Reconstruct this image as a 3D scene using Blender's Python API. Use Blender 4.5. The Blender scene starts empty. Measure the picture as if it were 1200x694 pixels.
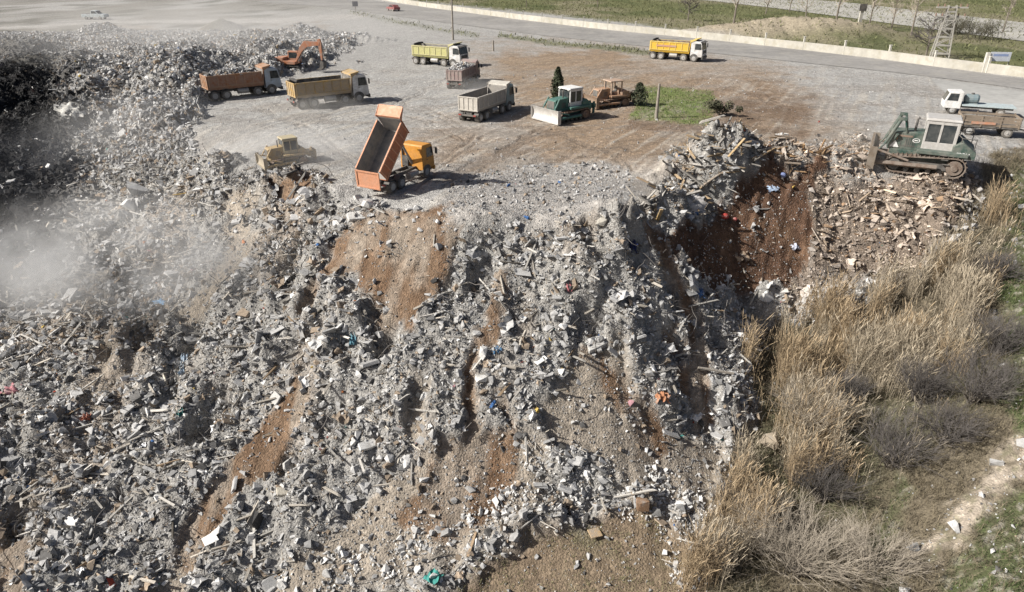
import bpy, bmesh, math, random
import numpy as np
from mathutils import Vector, Matrix, Euler

rnd = random.Random(7)
RNG = np.random.default_rng(11)
R = math.radians
sc = bpy.context.scene
C = sc.collection

# ------------------------------------------------------------------ camera
CAM_Z, TILT, F = 15.0, R(26.8), 800.0
SN, CS = math.sin(TILT), math.cos(TILT)
cam = bpy.data.cameras.new("camera"); cam.lens = 24; cam.sensor_width = 36
cam.clip_start = 0.1; cam.clip_end = 5000
camo = bpy.data.objects.new("camera", cam); C.objects.link(camo)
camo.location = (0, 0, CAM_Z); camo.rotation_euler = (R(90) - TILT, 0, 0)
sc.camera = camo

def at(px, py, z=0.0):
    """the point of the place at height z that the photograph shows at px, py"""
    u, v = px - 600.0, py - 347.0
    zc = (CAM_Z - z) / (SN + v / F * CS)
    return np.array([u / F * zc, zc * (CS - v / F * SN), z])

def to_px(x, y, z):
    d = y * CS + (CAM_Z - z) * SN
    d = np.maximum(d, 0.5)
    v = ((CAM_Z - z) * CS - y * SN)
    return 600 + F * x / d, 347 + F * v / d

# ------------------------------------------------------------------ noise
def _h(ix, iy, s):
    n = (ix.astype(np.int64) * 374761393 + iy.astype(np.int64) * 668265263 + s * 1442695041) & 0xFFFFFFFF
    n = ((n ^ (n >> 13)) * 1274126177) & 0xFFFFFFFF
    n = ((n ^ (n >> 16)) * 2246822519) & 0xFFFFFFFF
    return ((n ^ (n >> 15)) & 0xFFFFFF) / float(0xFFFFFF)

def vn(x, y, s=0):
    x = np.asarray(x, float); y = np.asarray(y, float)
    ix, iy = np.floor(x), np.floor(y); fx, fy = x - ix, y - iy
    fx = fx * fx * fx * (fx * (fx * 6 - 15) + 10); fy = fy * fy * fy * (fy * (fy * 6 - 15) + 10)
    a = _h(ix, iy, s); b = _h(ix + 1, iy, s); c = _h(ix, iy + 1, s); d = _h(ix + 1, iy + 1, s)
    return (a + (b - a) * fx) * (1 - fy) + (c + (d - c) * fx) * fy

def fbm(x, y, s=0, o=4):
    r = 0; a = .5; t = 0
    for k in range(o):
        c, n = math.cos(k * 1.1), math.sin(k * 1.1)
        r = r + a * vn((x * c - y * n) * 2 ** k, (x * n + y * c) * 2 ** k, s + k * 17); t += a; a *= .5
    return r / t

def lump(x, y, s=0):
    """1 at the middle of a lump, 0 in the gaps between lumps"""
    ix, iy = np.floor(x), np.floor(y); best = np.full(np.shape(x), 9.0)
    for i in (-1, 0, 1):
        for j in (-1, 0, 1):
            cx, cy = ix + i, iy + j
            dx = cx + _h(cx, cy, s) - x; dy = cy + _h(cx, cy, s + 5) - y
            best = np.minimum(best, dx * dx + dy * dy)
    l = np.clip(1 - np.sqrt(best), 0, 1); return l * l * (3 - 2 * l)

# ------------------------------------------------------------------ terrain
CTRL = []
def cp(px, py, z): CTRL.append(at(px, py, z))
CREST = [(215,150),(270,185),(335,208),(400,230),(430,238),(470,246),(515,258),(560,260),(620,260),(680,260),(730,264),
         (765,240),(800,218),(860,210),(930,208),(1000,206),(1080,203),(1140,200),(1172,190)]
for p in CREST: cp(p[0], p[1], 0)
for px in range(330, 1200, 70):
    for py in (95, 140): cp(px, py, 0)
for p in [(290,150),(350,180),(450,195),(560,205),(650,215),(720,210),(800,175),(900,175),(1000,175),(1100,175),(250,120),(200,100),(1195,170),(1195,130)]: cp(p[0], p[1], 0)
for px in range(-200, 1500, 150): cp(px, 50, 0); cp(px, 10, 0)
for p in [(0,690,-12.2),(150,690,-12.4),(300,690,-12.5),(450,690,-12.6),(600,690,-12.6),(750,690,-12.8),(850,690,-12.9),(-150,690,-12),
          (100,330,-6.3),(0,340,-7.6),(30,250,-6.8),(60,180,-5),(20,120,-3.5),(60,105,-2.2),(0,80,-2.2),(100,170,-2.6),(140,225,-4.6),
          (150,130,-.6),(105,85,-.4),(50,45,0),(0,42,0),(205,232,-3.6),(255,262,-3.0),(0,500,-9.4),(200,400,-7.3),(-120,300,-7),(-120,150,-4),
          (880,372,-8),(950,390,-8.5),(1030,350,-7),(1100,300,-4),(1160,250,-1.9),(1190,215,-.7),(1150,400,-6.3),(1190,400,-5.4),
          (950,520,-11),(1050,600,-11.4),(860,560,-12.1),(1190,590,-9),(1100,690,-11),(1190,690,-9.8),(1190,500,-7.4),(1300,400,-4),(1300,250,-1),(1350,600,-8)]:
    cp(*p)
for x in (-70, -35, 0, 35, 70):
    for y in (14, 0, -40): CTRL.append(np.array([x, y, -13.4 + max(0, x - 20) * .06]))
for x, y, z in [(-90,40,-9),(-120,80,-5),(75,30,-6),(90,60,0),(120,90,0),(-150,130,-1),(300,100,0),(-300,100,0),(0,400,0),(300,400,0),(-300,400,0),(0,900,0),(700,700,0),(-700,700,0),(-700,0,-6),(700,0,-4),(0,-60,-13.4)]:
    CTRL.append(np.array([x, y, z], float))
CTRL = np.array(CTRL)
_d = np.hypot(CTRL[:, None, 0] - CTRL[None, :, 0], CTRL[:, None, 1] - CTRL[None, :, 1])
_n = len(CTRL)
_A = np.zeros((_n + 1, _n + 1)); _A[:_n, :_n] = -_d - np.eye(_n) * 0.25; _A[:_n, _n] = 1; _A[_n, :_n] = 1
_w = np.linalg.solve(_A, np.append(CTRL[:, 2], 0))

def base_h(x, y):
    x = np.asarray(x, float).ravel(); y = np.asarray(y, float).ravel(); out = np.empty(len(x))
    for i in range(0, len(x), 60000):
        d = np.hypot(x[i:i+60000, None] - CTRL[None, :, 0], y[i:i+60000, None] - CTRL[None, :, 1])
        out[i:i+60000] = -d @ _w[:_n] + _w[_n]
    return out

def axis(lo, hi, step, g, a, b):
    pts = list(np.arange(lo, hi + step, step)); s = step; p = pts[-1]
    while p < b: s = min(s * g, 60); p += s; pts.append(p)
    s = step; p = pts[0]; pre = []
    while p > a: s = min(s * g, 60); p -= s; pre.append(p)
    return np.array(pre[::-1] + pts)
GX = axis(-38, 42, .16, 1.02, -900, 900)
GY = axis(20, 66, .16, 1.018, -80, 1500)
NX, NY = len(GX), len(GY)
MX, MY = np.meshgrid(GX, GY)
HB = base_h(MX, MY).reshape(NY, NX)
far = np.clip((MY - 75) / 15, 0, 1) * np.clip((MX + 50) / 15, 0, 1)
HB = HB * (1 - far)
HB = np.minimum(HB, .0 + .25 * fbm(MX * .03, MY * .03, 3)) if False else HB
PX, PY = to_px(MX, MY, HB)

# ---- zones of the ground, outlined in plan (pixel outlines dropped onto the terrain)
def poly_sd(x, y, pts):
    """signed distance (inside positive) of points to a polygon"""
    pts = np.array(pts, float); n = len(pts); ins = np.zeros(np.shape(x), bool); d2 = np.full(np.shape(x), 1e12)
    for i in range(n):
        x0, y0 = pts[i]; x1, y1 = pts[(i + 1) % n]
        c = (y0 > y) != (y1 > y)
        xi = x0 + (y - y0) * (x1 - x0) / ((y1 - y0) if y1 != y0 else 1e-9)
        ins ^= c & (x < xi)
        dx, dy = x1 - x0, y1 - y0; L = dx * dx + dy * dy + 1e-9
        t = np.clip(((x - x0) * dx + (y - y0) * dy) / L, 0, 1)
        d2 = np.minimum(d2, (x - x0 - t * dx) ** 2 + (y - y0 - t * dy) ** 2)
    return np.where(ins, 1, -1) * np.sqrt(d2)

WX = (fbm(MX * .35, MY * .35, 21) - .5) * 46 + (fbm(MX * 1.3, MY * 1.3, 22) - .5) * 20
WY = (fbm(MX * .35, MY * .35, 31) - .5) * 40 + (fbm(MX * 1.3, MY * 1.3, 32) - .5) * 18
def zone(pts, soft=8, warp=1.0):
    return np.clip(poly_sd(PX + WX * warp, PY + WY * warp, pts) / soft + .5, 0, 1)
def streak(pts, soft=11, warp=1.0):
    x, y = PX + WX * warp, PY + WY * warp; best = np.full(x.shape, -1e9)
    for (x0, y0, w0), (x1, y1, w1) in zip(pts, pts[1:]):
        dx, dy = x1 - x0, y1 - y0; t = np.clip(((x - x0) * dx + (y - y0) * dy) / (dx * dx + dy * dy), 0, 1)
        best = np.maximum(best, w0 + (w1 - w0) * t - np.hypot(x - x0 - t * dx, y - y0 - t * dy))
    return np.clip(best / soft + .5, 0, 1)
front = (MY > 2) & (PY < 3000)
mx = np.maximum.reduce

soil = mx([zone([(425,254),(508,246),(520,285),(506,335),(488,378),(440,378),(446,340),(420,322),(372,330),(378,288)], 22, 1.4),
    streak([(390,325,6),(360,375,9)]), streak([(568,425,5),(556,470,9),(540,525,11)]),
    zone([(510,515),(600,505),(592,600),(520,640),(470,620),(498,560)], 12),
    streak([(700,425,10),(725,470,16),(760,520,20)]), streak([(752,262,5),(792,330,11),(806,385,12),(812,430,14),(822,490,14)]),
    streak([(350,465,14),(322,510,16),(265,580,17),(225,650,18)]), zone([(310,214),(350,213),(362,232),(327,248)], 6),
    zone([(-20,640),(30,632),(46,700),(-20,720)], 10), streak([(570,320,9),(572,375,9),(566,425,5)]), streak([(595,470,5),(600,500,4)])])
red = zone([(870,205),(965,203),(955,240),(935,330),(830,345),(775,292),(850,232)], 10)
dry = zone([(500,712),(580,655),(650,618),(745,598),(800,640),(835,600),(850,720),(900,2600),(-900,2600),(-400,900),(100,840),(400,770)], 22)
beige = mx([streak([(520,535,16),(430,625,36),(350,705,44)]), streak([(240,640,10),(190,700,22)]), zone([(440,590),(525,520),(645,515),(640,600),(560,640),(440,690),(370,690)], 26), zone([(690,415),(720,412),(748,478),(795,520),(835,540),(830,610),(760,600),(715,540),(645,522),(632,480)], 14),
    zone([(268,228),(300,222),(292,292),(235,372),(198,372),(252,310)], 10), streak([(140,420,8),(110,470,10)]), streak([(490,450,8),(470,500,10)])])
gravel = zone([(505,238),(560,205),(660,195),(735,200),(738,258),(690,262),(610,258),(520,282)], 14)
burnt = zone([(-60,62),(30,62),(78,75),(88,130),(95,200),(80,262),(45,335),(-80,370)], 60)
slope_r = zone([(215,150),(250,195),(335,206),(400,228),(470,246),(515,262),(560,262),(680,258),(730,262),(765,238),(800,216),(860,208),(930,206),(1000,204),(1080,206),(1130,214),
    (1140,250),(1090,310),(1035,352),(1030,372),(885,380),(872,440),(880,500),(845,560),(832,640),(800,690),(700,610),(620,640),(560,690),(520,720),(430,760),(200,830),(-500,830),(-500,30),(0,32),(150,28),(330,24),(420,40),(400,60),(320,88),(235,95),(240,128)], 14)
heap_zone = mx([zone([(770,240),(775,205),(820,168),(890,190),(895,215),(800,245)], 10), zone([(880,195),(900,168),(1000,160),(1030,185),(1000,205),(900,208)], 8)])
slope_r = np.maximum(slope_r, heap_zone)
edge_n = (fbm(MX * 2.6, MY * 1.9, 23) - .5) * 1.5 + (fbm(MX * .9, MY * .6, 24) - .5) * 1.3
def ragged(z): return np.clip((z - .5) * 1.6 + .5 + edge_n * (1 - np.abs(2 * z - 1) * .65), 0, 1)
soil, red, gravel = ragged(soil), ragged(red), ragged(gravel); beige = np.clip(beige + edge_n * .35 * (beige > .02) * (beige < .98), 0, 1)
patchy = np.clip((fbm(MX * 1.7, MY * .9, 25) - .56) * 9, 0, 1)
smooth = np.clip(mx([soil * (1 - .2 * patchy), red * (1 - .2 * patchy), beige * (1 - .2 * patchy), dry, gravel]), 0, 1)
rub = np.clip(slope_r - smooth * .97, 0, 1) * front
bank = zone([(1145,196),(1215,160),(1500,160),(1500,2600),(820,2600),(800,900),(845,690),(870,560),(885,470),(872,390),(1030,350),(1100,296)], 14) * front
grassy = mx([zone([(1172,225),(1215,190),(1500,160),(1500,520),(1190,520),(1170,430),(1175,330)], 14), zone([(1110,694),(1140,640),(1195,580),(1400,520),(1400,800),(1070,800)], 12) * .9,
    streak([(1060,560,10),(1030,640,12),(1060,700,14)]) * .7])
path = streak([(1290,470,24),(1200,535,24),(1150,592,26),(1095,645,22),(1060,672,14)], 14, 1.1)
back_grass = zone([(440,-3),(520,4),(640,16),(760,30),(850,42),(1000,60),(1100,73),(1210,90),(1500,110),(1500,0),(1200,-30),(300,-50)], 3, .1)
verge = mx([streak([(585,41,2),(640,50,2.5),(720,57,3),(775,64,2.5)], 3, .1), streak([(410,14,1.5),(470,27,2),(560,42,2)], 3, .1) * .6])
crop = zone([(752,102),(834,107),(838,146),(736,141)], 5, .25)
plough = mx([zone([(836,112),(942,116),(945,150),(838,146)], 26, 1.3) * .8, zone([(735,142),(838,147),(940,152),(945,160),(735,152)], 4, .2) * .6])
brown_yard = np.clip(mx([zone([(560,72),(700,62),(900,80),(1000,160),(740,205),(640,200),(520,190),(500,160),(610,150)], 60, 1.2), zone([(570,62),(720,58),(760,80),(600,90)], 12, .5)]), 0, 1) * (1 - back_grass)

# ---- relief
def sample_b(px, py):
    z = 0.0
    for _ in range(14):
        p = at(px, py, z); z = .5 * z + .5 * float(base_h([p[0]], [p[1]])[0])
    return z
nearf = np.clip((150 - MY) / 40, 0, 1)
H = HB.copy()
big = lump(MX / 3.1 + fbm(MX * .3, MY * .3, 5) * 1.2, MY / 3.4, 41); mid = lump(MX / 1.25, MY / 1.3, 43); sm = lump(MX / .55, MY / .55, 44)
gul = fbm(MX * .42 + MY * .05, MY * .13, 61, 3)
rough_z = np.clip((fbm(MX * .13, MY * .16, 73, 3) - .36) * 4.5, .25, 1.25)
tang = lump(MX / 2.0 + 7, MY / 1.7, 47)
relief = (tang - .5) * .55 * rough_z + (big - .45) * 1.15 * rough_z + (mid - .5) * .55 * rough_z + (sm - .5) * .36 + (gul - .5) * .7 + (fbm(MX * .16, MY * .16, 71, 2) - .5) * 1.4
H += relief * rub * nearf * np.clip((140 - MY) / 50, .25, 1)
H += rub * nearf * np.clip((MY - 60) / 15, 0, 1) * np.clip((-12 - MX) / 10, 0, 1) * ((lump(MX / 8.5 + fbm(MX * .1, MY * .1, 6), MY / 10.0, 49) - .4) * 3.4 + (fbm(MX * .25, MY * .25, 74) - .5) * 2.2)
H += (smooth * slope_r) * ((gul - .5) * .5 + (fbm(MX * 1.6, MY * .5, 66) - .5) * .25) * (MY < 60)
H += red * (fbm(MX * 2.2 - MY * 1.2, MY * .8 + MX * .5, 67) - .5) * .7
def mound(px, py, z, rx, ry, h, lumpy=.2, rot=0):
    global H
    c = at(px, py, z); X, Y = MX - c[0], MY - c[1]
    X, Y = X * math.cos(rot) + Y * math.sin(rot), -X * math.sin(rot) + Y * math.cos(rot)
    r = np.sqrt((X / rx) ** 2 + (Y / ry) ** 2) + (fbm(MX * .5, MY * .5, 81) - .5) * lumpy
    H += h * np.clip(1 - r, 0, 1) ** .8 * (1 + lumpy * (fbm(MX * 1.5, MY * 1.5, 82) - .5))
mound(835, 206, 0, 5.2, 3.0, 2.3, .8, .25); mound(960, 197, 0, 6.0, 2.0, 1.2, .8)
mound(262, 36, 0, 5, 4, 2.2, .15); mound(355, 42, 0, 6, 4, 2.0, .6); mound(310, 48, 0, 7, 4, 1.6, .8); mound(425, 48, 0, 7, 3, 1.0, .8)
mound(120, 42, 0, 6, 5, 2.2, .6); mound(50, 50, 0, 5, 5, 2.4, .5); mound(20, 58, 0, 5, 4, 2.6, .5)
mound(920, 40, 0, 24, 9, 3.4, .15); mound(1000, 44, 0, 14, 8, 1.6, .3)
mound(375, 228, 0, 2.6, 1.6, 1.0, .8); mound(328, 218, 0, 2.8, 1.2, .35, .8)
mound(700, 264, -.2, 3.6, 2.0, .9, .9); mound(560, 268, -.5, 3, 1.6, .6, .9)
# wheel ruts and bulldozer scrape lines in the flat yard
flat = (1 - slope_r) * (1 - bank) * front * np.clip((120 - MY) / 40, 0, 1)
ca, sa = math.cos(R(24)), math.sin(R(24))
U, V = MX * ca + MY * sa, -MX * sa + MY * ca
rut = fbm(U * .1, V * 2.2, 91, 3)
ca2, sa2 = math.cos(R(62)), math.sin(R(62))
rut2 = fbm((MX * ca2 + MY * sa2) * .1, (-MX * sa2 + MY * ca2) * 2.0, 95, 3)
H += flat * ((fbm(MX * .25, MY * .25, 97) - .5) * .16 + (rut - .5) * .16 * brown_yard + (rut2 - .5) * .10)
H += bank * ((fbm(MX * .4, MY * .4, 99) - .5) * .9 + (fbm(MX * 1.6, MY * 1.6, 98) - .5) * .25)

def sample(G, x, y):
    x = np.asarray(x, float); y = np.asarray(y, float)
    i = np.clip(np.searchsorted(GX, x) - 1, 0, NX - 2); j = np.clip(np.searchsorted(GY, y) - 1, 0, NY - 2)
    fx = np.clip((x - GX[i]) / (GX[i+1] - GX[i]), 0, 1); fy = np.clip((y - GY[j]) / (GY[j+1] - GY[j]), 0, 1)
    return (G[j, i] * (1 - fx) + G[j, i+1] * fx) * (1 - fy) + (G[j+1, i] * (1 - fx) + G[j+1, i+1] * fx) * fy
def hz(x, y): return float(sample(H, x, y))
def ground_at(px, py):
    """where the photograph's line of sight through px, py first meets the ground"""
    z = 0.0; u, v = px - 600.0, py - 347.0
    d = np.array([u / F, CS - v / F * SN, -SN - v / F * CS])
    t = np.arange(20, 260, .15)
    P = np.array([0, 0, CAM_Z]) + t[:, None] * d
    below = P[:, 2] < sample(H, P[:, 0], P[:, 1])
    k = int(np.argmax(below)) if below.any() else len(t) - 1
    return P[k]

# dark hollows among the tangled debris
TANG = np.zeros(MX.shape)
for px, py, r, dp in [(565,312,1.0,1.0),(700,278,1.1,1.1),(742,285,.9,1.1),(795,352,.9,1.2),(872,345,1.1,1.3),(690,385,1.0,1.1),(685,440,.8,.8),(245,478,1.1,1.1),(228,505,.9,.9),(450,385,1.2,1.1),(415,410,.8,.7),(200,300,1.3,1.0),(300,255,.9,.8),(345,300,.8,.7),(130,610,.9,.7),(25,610,1.0,1.0),(340,540,.7,.7),(640,570,.9,.6),(790,405,.7,.9),(520,330,.7,.6),(610,350,.7,.6),(115,455,.9,.7),(390,480,.8,.7),(180,400,.9,.7),(840,400,.7,.9),(265,325,1,.8)]:
    c = at(px, py, float(sample_b(px, py))); rr_ = np.hypot(MX - c[0], (MY - c[1]) * .8) / r + (fbm(MX * 1.2, MY * 1.2, 125) - .5) * 1.2
    k = np.clip(1.35 - rr_, 0, 1); k = k * k * (3 - 2 * k); H -= dp * k * rub; TANG = np.maximum(TANG, np.clip(1.9 - rr_, 0, 1))
# wheel tracks pressed into the yard
TRK = np.zeros(MX.shape)
for pts in ([(735,182),(660,186),(590,200),(530,232)], [(735,172),(650,172),(575,185),(515,214)], [(728,200),(650,200),(585,216),(548,238)], [(690,152),(640,160),(585,178),(530,205)], [(700,138),(760,128),(830,90),(850,72)],
    [(600,145),(660,160),(720,178),(735,200)], [(610,90),(690,82),(770,70)], [(600,98),(690,93),(780,78)], [(430,118),(500,128),(545,150)], [(330,122),(420,128),(500,140),(540,165)], [(520,92),(470,120),(430,170),(420,215)], [(560,160),(520,190),(480,222)],
    [(620,160),(570,190),(520,222)], [(640,150),(600,176),(545,214)], [(1010,120),(1080,140),(1160,180)], [(860,100),(960,140),(1080,170)], [(400,62),(440,80),(480,95)], [(300,125),(360,150),(420,190)]):
    for dx in (-4.5, 4.5):
        TRK = np.maximum(TRK, streak([(a + dx, b_, .5 + (b_ - 60) * .007) for a, b_ in pts], 1.6, .22))
TRK *= (.35 + .65 * np.clip((fbm(MX * .3, MY * .3, 121) - .35) * 4, 0, 1)) * flat
H -= TRK * .11

# ---- base colours (what each surface is made of)
def mixc(base, col, m): return base + (np.array(col) - base) * m[..., None]
n1 = fbm(MX * .12, MY * .12, 101); n2 = fbm(MX * .8, MY * .8, 102); n3 = fbm(MX * 3, MY * 3, 103, 2)
COL = np.ones(MX.shape + (3,)) * np.array([.375, .365, .345])
COL = mixc(COL, [.305, .23, .162], brown_yard * np.clip(.6 + 1.2 * n1 * n2 * 2, 0, 1))
COL = mixc(COL, [.22, .17, .125], brown_yard * np.clip((rut - .52) * 4, 0, .7))
COL = mixc(COL, [.46, .42, .36], flat * np.clip((rut2 - .58) * 4, 0, .5))
COL = mixc(COL, [.29, .265, .235], flat * np.clip((fbm(MX * .2, MY * .4, 105) - .55) * 5, 0, .6))
COL = mixc(COL, [.215, .17, .13], TRK * .9 * np.clip(.35 + brown_yard, 0, 1)); COL = mixc(COL, [.36, .34, .315], gravel)
COL = mixc(COL, [.33, .318, .295], np.clip(slope_r, 0, 1))
COL = mixc(COL, [.30, .25, .20], slope_r * np.clip((fbm(MX * .25, MY * .12, 107) - .52) * 5, 0, .8))
COL = mixc(COL, [.34, .295, .24], beige * slope_r)
COL = mixc(COL, [.215, .145, .095], soil); COL = mixc(COL, [.16, .10, .062], soil * np.clip((fbm(MX * 2.4, MY * .5, 109) - .5) * 5, 0, .8)); COL = mixc(COL, [.31, .265, .215], soil * np.clip((fbm(MX * 1.1, MY * .35, 108) - .42) * 4, 0, .85))
COL = mixc(COL, [.20, .15, .11], zone([(940,205),(1140,205),(1120,270),(1050,330),(940,330)], 20) * .8 * (1 - bank))
COL = mixc(COL, [.125, .075, .05], red); COL = mixc(COL, [.17, .105, .066], red * np.clip((n2 - .5) * 4, 0, .8))
COL = mixc(COL, [.225, .17, .12], dry); COL = mixc(COL, [.13, .13, .08], dry * np.clip((n2 - .56) * 5, 0, .6)); COL = mixc(COL, [.28, .22, .15], dry * np.clip((n1 - .5) * 4, 0, .7))
COL = mixc(COL, [.026, .025, .025], burnt)
COL = mixc(COL, [.165, .14, .10], bank); COL = mixc(COL, [.12, .12, .07], bank * np.clip((n1 - .5) * 5, 0, .8))
COL = mixc(COL, [.085, .105, .045], grassy * np.clip(.3 + 1.4 * n2, 0, 1)); COL = mixc(COL, [.36, .33, .28], grassy * np.clip((n3 - .62) * 6, 0, .8))
COL = mixc(COL, [.43, .37, .30], path * np.clip((fbm(MX * 1.3, MY * 1.3, 110) - .3) * 4, 0, 1)); COL = mixc(COL, [.2, .19, .12], path * np.clip((n3 - .6) * 5, 0, .7))
COL = mixc(COL, [.15, .155, .075], back_grass); COL = mixc(COL, [.25, .225, .15], back_grass * np.clip((fbm(MX * .05, MY * .03, 111) - .42) * 4, 0, .9)); COL = mixc(COL, [.10, .115, .05], back_grass * np.clip((fbm(MX * .11, MY * .07, 113) - .55) * 6, 0, .8))
COL = mixc(COL, [.14, .15, .075], verge * .7)
COL = mixc(COL, [.17, .205, .075], crop * np.clip(1.5 * n2, 0, .9)); COL = mixc(COL, [.17, .12, .085], plough)
mnd = np.clip(1.1 - np.hypot((MX - at(920, 40)[0]) / 24, (MY - at(920, 40)[1]) / 9), 0, 1)
COL = mixc(COL, [.36, .31, .23], np.clip(mnd * 2.2, 0, 1) * (MY > 90))
scrubby = np.clip((MY - 105) / 30, 0, 1) * np.clip((-45 - MX) / 20, 0, 1) * (1 - back_grass)
COL = mixc(COL, [.22, .205, .175], scrubby * np.clip((fbm(MX * .06, MY * .045, 115) - .36) * 5, 0, 1) * .9); COL = mixc(COL, [.12, .115, .09], scrubby * np.clip((fbm(MX * .14, MY * .1, 116) - .55) * 7, 0, .9))
COL = mixc(COL, [.42, .40, .37], streak([(-60,36,2),(60,30,2),(120,26,2),(250,25,2),(330,24,3),(430,18,3)], 2, .08))
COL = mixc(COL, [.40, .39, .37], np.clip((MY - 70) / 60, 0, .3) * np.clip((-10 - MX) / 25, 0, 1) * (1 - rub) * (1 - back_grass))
COL = np.clip(COL * (.86 + .28 * n2[..., None]), .015, .8)
# ------------------------------------------------------------------ materials
def nmat(name):
    m = bpy.data.materials.new(name); m.use_nodes = True
    nt = m.node_tree; b = nt.nodes["Principled BSDF"]
    return m, nt, b
def N(nt, t, **kw):
    n = nt.nodes.new(t)
    for k, v in kw.items():
        if k in n.inputs: n.inputs[k].default_value = v
        else: setattr(n, k, v)
    return n
def L(nt, a, b): nt.links.new(a, b)
def MIX(nt, fac, a, b, mode='MIX'):
    n = nt.nodes.new('ShaderNodeMix'); n.data_type = 'RGBA'; n.blend_type = mode
    for v, i in ((fac, 0), (a, 6), (b, 7)):
        if hasattr(v, 'is_linked'): L(nt, v, n.inputs[i])
        elif isinstance(v, (int, float)): n.inputs[i].default_value = v
        else: n.inputs[i].default_value = (*v, 1) if len(v) == 3 else v
    return n.outputs[2]
def RAMP(nt, src, pts):
    n = nt.nodes.new('ShaderNodeValToRGB'); e = n.color_ramp.elements
    e[0].position, e[0].color = pts[0][0], (*[pts[0][1]] * 3, 1); e[1].position, e[1].color = pts[-1][0], (*[pts[-1][1]] * 3, 1)
    for p, v in pts[1:-1]:
        q = e.new(p); q.color = (v, v, v, 1)
    L(nt, src, n.inputs[0]); return n.outputs[0]
def POS(nt): return nt.nodes.new('ShaderNodeNewGeometry').outputs['Position']
def OBJC(nt): return nt.nodes.new('ShaderNodeTexCoord').outputs['Object']
def NOISE(nt, vec, scale, detail=4, rough=.6):
    n = N(nt, 'ShaderNodeTexNoise', Scale=scale, Detail=detail, Roughness=rough); L(nt, vec, n.inputs['Vector']); return n.outputs[0]
def VOR(nt, vec, scale, out='Color'):
    n = N(nt, 'ShaderNodeTexVoronoi', Scale=scale); L(nt, vec, n.inputs['Vector']); return n.outputs[out]
def BUMP(nt, b, h, strength, dist):
    n = N(nt, 'ShaderNodeBump', Strength=strength, Distance=dist); L(nt, h, n.inputs['Height']); L(nt, n.outputs[0], b.inputs['Normal'])

def ground_material():
    m, nt, b = nmat('ground_soil'); p = POS(nt)
    a = N(nt, 'ShaderNodeAttribute', attribute_name='base_col').outputs['Color']
    s = nt.nodes.new('ShaderNodeSeparateColor'); L(nt, VOR(nt, p, 11), s.inputs[0])
    s2 = nt.nodes.new('ShaderNodeSeparateColor'); L(nt, VOR(nt, p, 4.2), s2.inputs[0])
    c = MIX(nt, 1.0, a, RAMP(nt, NOISE(nt, p, 2.2, 7, .72), [(.25, .62), (.5, .98), (.75, 1.35)]), 'MULTIPLY')
    c = MIX(nt, 1.0, c, RAMP(nt, s.outputs[0], [(0, .86), (.6, 1), (.93, 1.06), (1, 1.3)]), 'MULTIPLY')
    c = MIX(nt, 1.0, c, RAMP(nt, s2.outputs[0], [(0, .85), (.85, 1.02), (1, 1.3)]), 'MULTIPLY')
    L(nt, c, b.inputs['Base Color']); b.inputs['Roughness'].default_value = .95; b.inputs['Specular IOR Level'].default_value = .12
    v = VOR(nt, p, 9, 'Distance')
    ad = N(nt, 'ShaderNodeMath', operation='ADD'); L(nt, NOISE(nt, p, 3.5, 8, .75), ad.inputs[0])
    mu = N(nt, 'ShaderNodeMath', operation='MULTIPLY'); L(nt, v, mu.inputs[0]); mu.inputs[1].default_value = -.5; L(nt, mu.outputs[0], ad.inputs[1])
    BUMP(nt, b, ad.outputs[0], .85, .14)
    return m
def chunk_material(name='rubble_chunks', rough=.92):
    m, nt, b = nmat(name); p = POS(nt)
    a = N(nt, 'ShaderNodeAttribute', attribute_name='base_col').outputs['Color']
    c = MIX(nt, 1.0, a, RAMP(nt, NOISE(nt, p, 6, 5, .7), [(.25, .66), (.5, 1), (.75, 1.25)]), 'MULTIPLY')
    L(nt, c, b.inputs['Base Color']); b.inputs['Roughness'].default_value = rough; b.inputs['Specular IOR Level'].default_value = .2
    BUMP(nt, b, NOISE(nt, p, 14, 4, .7), .5, .04)
    return m
_mats = {}
def paint(name, col, rough=.5, dust=.35, dustcol=(.33, .30, .26), metal=0, spec=.4):
    """painted or bare metal with site dust lying in uneven patches"""
    if name in _mats: return _mats[name]
    m, nt, b = nmat(name); p = OBJC(nt)
    nn = NOISE(nt, p, 1.7, 7, .7)
    c = MIX(nt, 1.0, (*col, 1), RAMP(nt, NOISE(nt, p, 5, 5, .7), [(.3, .78), (.7, 1.12)]), 'MULTIPLY')
    f = RAMP(nt, nn, [(.36, 0), (.52, dust), (.75, min(1, dust * 2))])
    c = MIX(nt, f, c, (*dustcol, 1))
    L(nt, c, b.inputs['Base Color']); b.inputs['Metallic'].default_value = metal; b.inputs['Specular IOR Level'].default_value = spec
    L(nt, RAMP(nt, nn, [(.35, rough), (.7, min(1, rough + .35))]), b.inputs['Roughness'])
    BUMP(nt, b, NOISE(nt, p, 9, 3, .6), .15, .03)
    _mats[name] = m; return m
def glassy(name='window_glass', col=(.02, .028, .032)):
    if name in _mats: return _mats[name]
    m, nt, b = nmat(name); p = OBJC(nt)
    L(nt, MIX(nt, RAMP(nt, NOISE(nt, p, 2, 5), [(.4, 0), (.75, .35)]), (*col, 1), (.25, .24, .22, 1)), b.inputs['Base Color'])
    b.inputs['Roughness'].default_value = .12; _mats[name] = m; return m
GM = ground_material(); CM = chunk_material()

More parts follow.
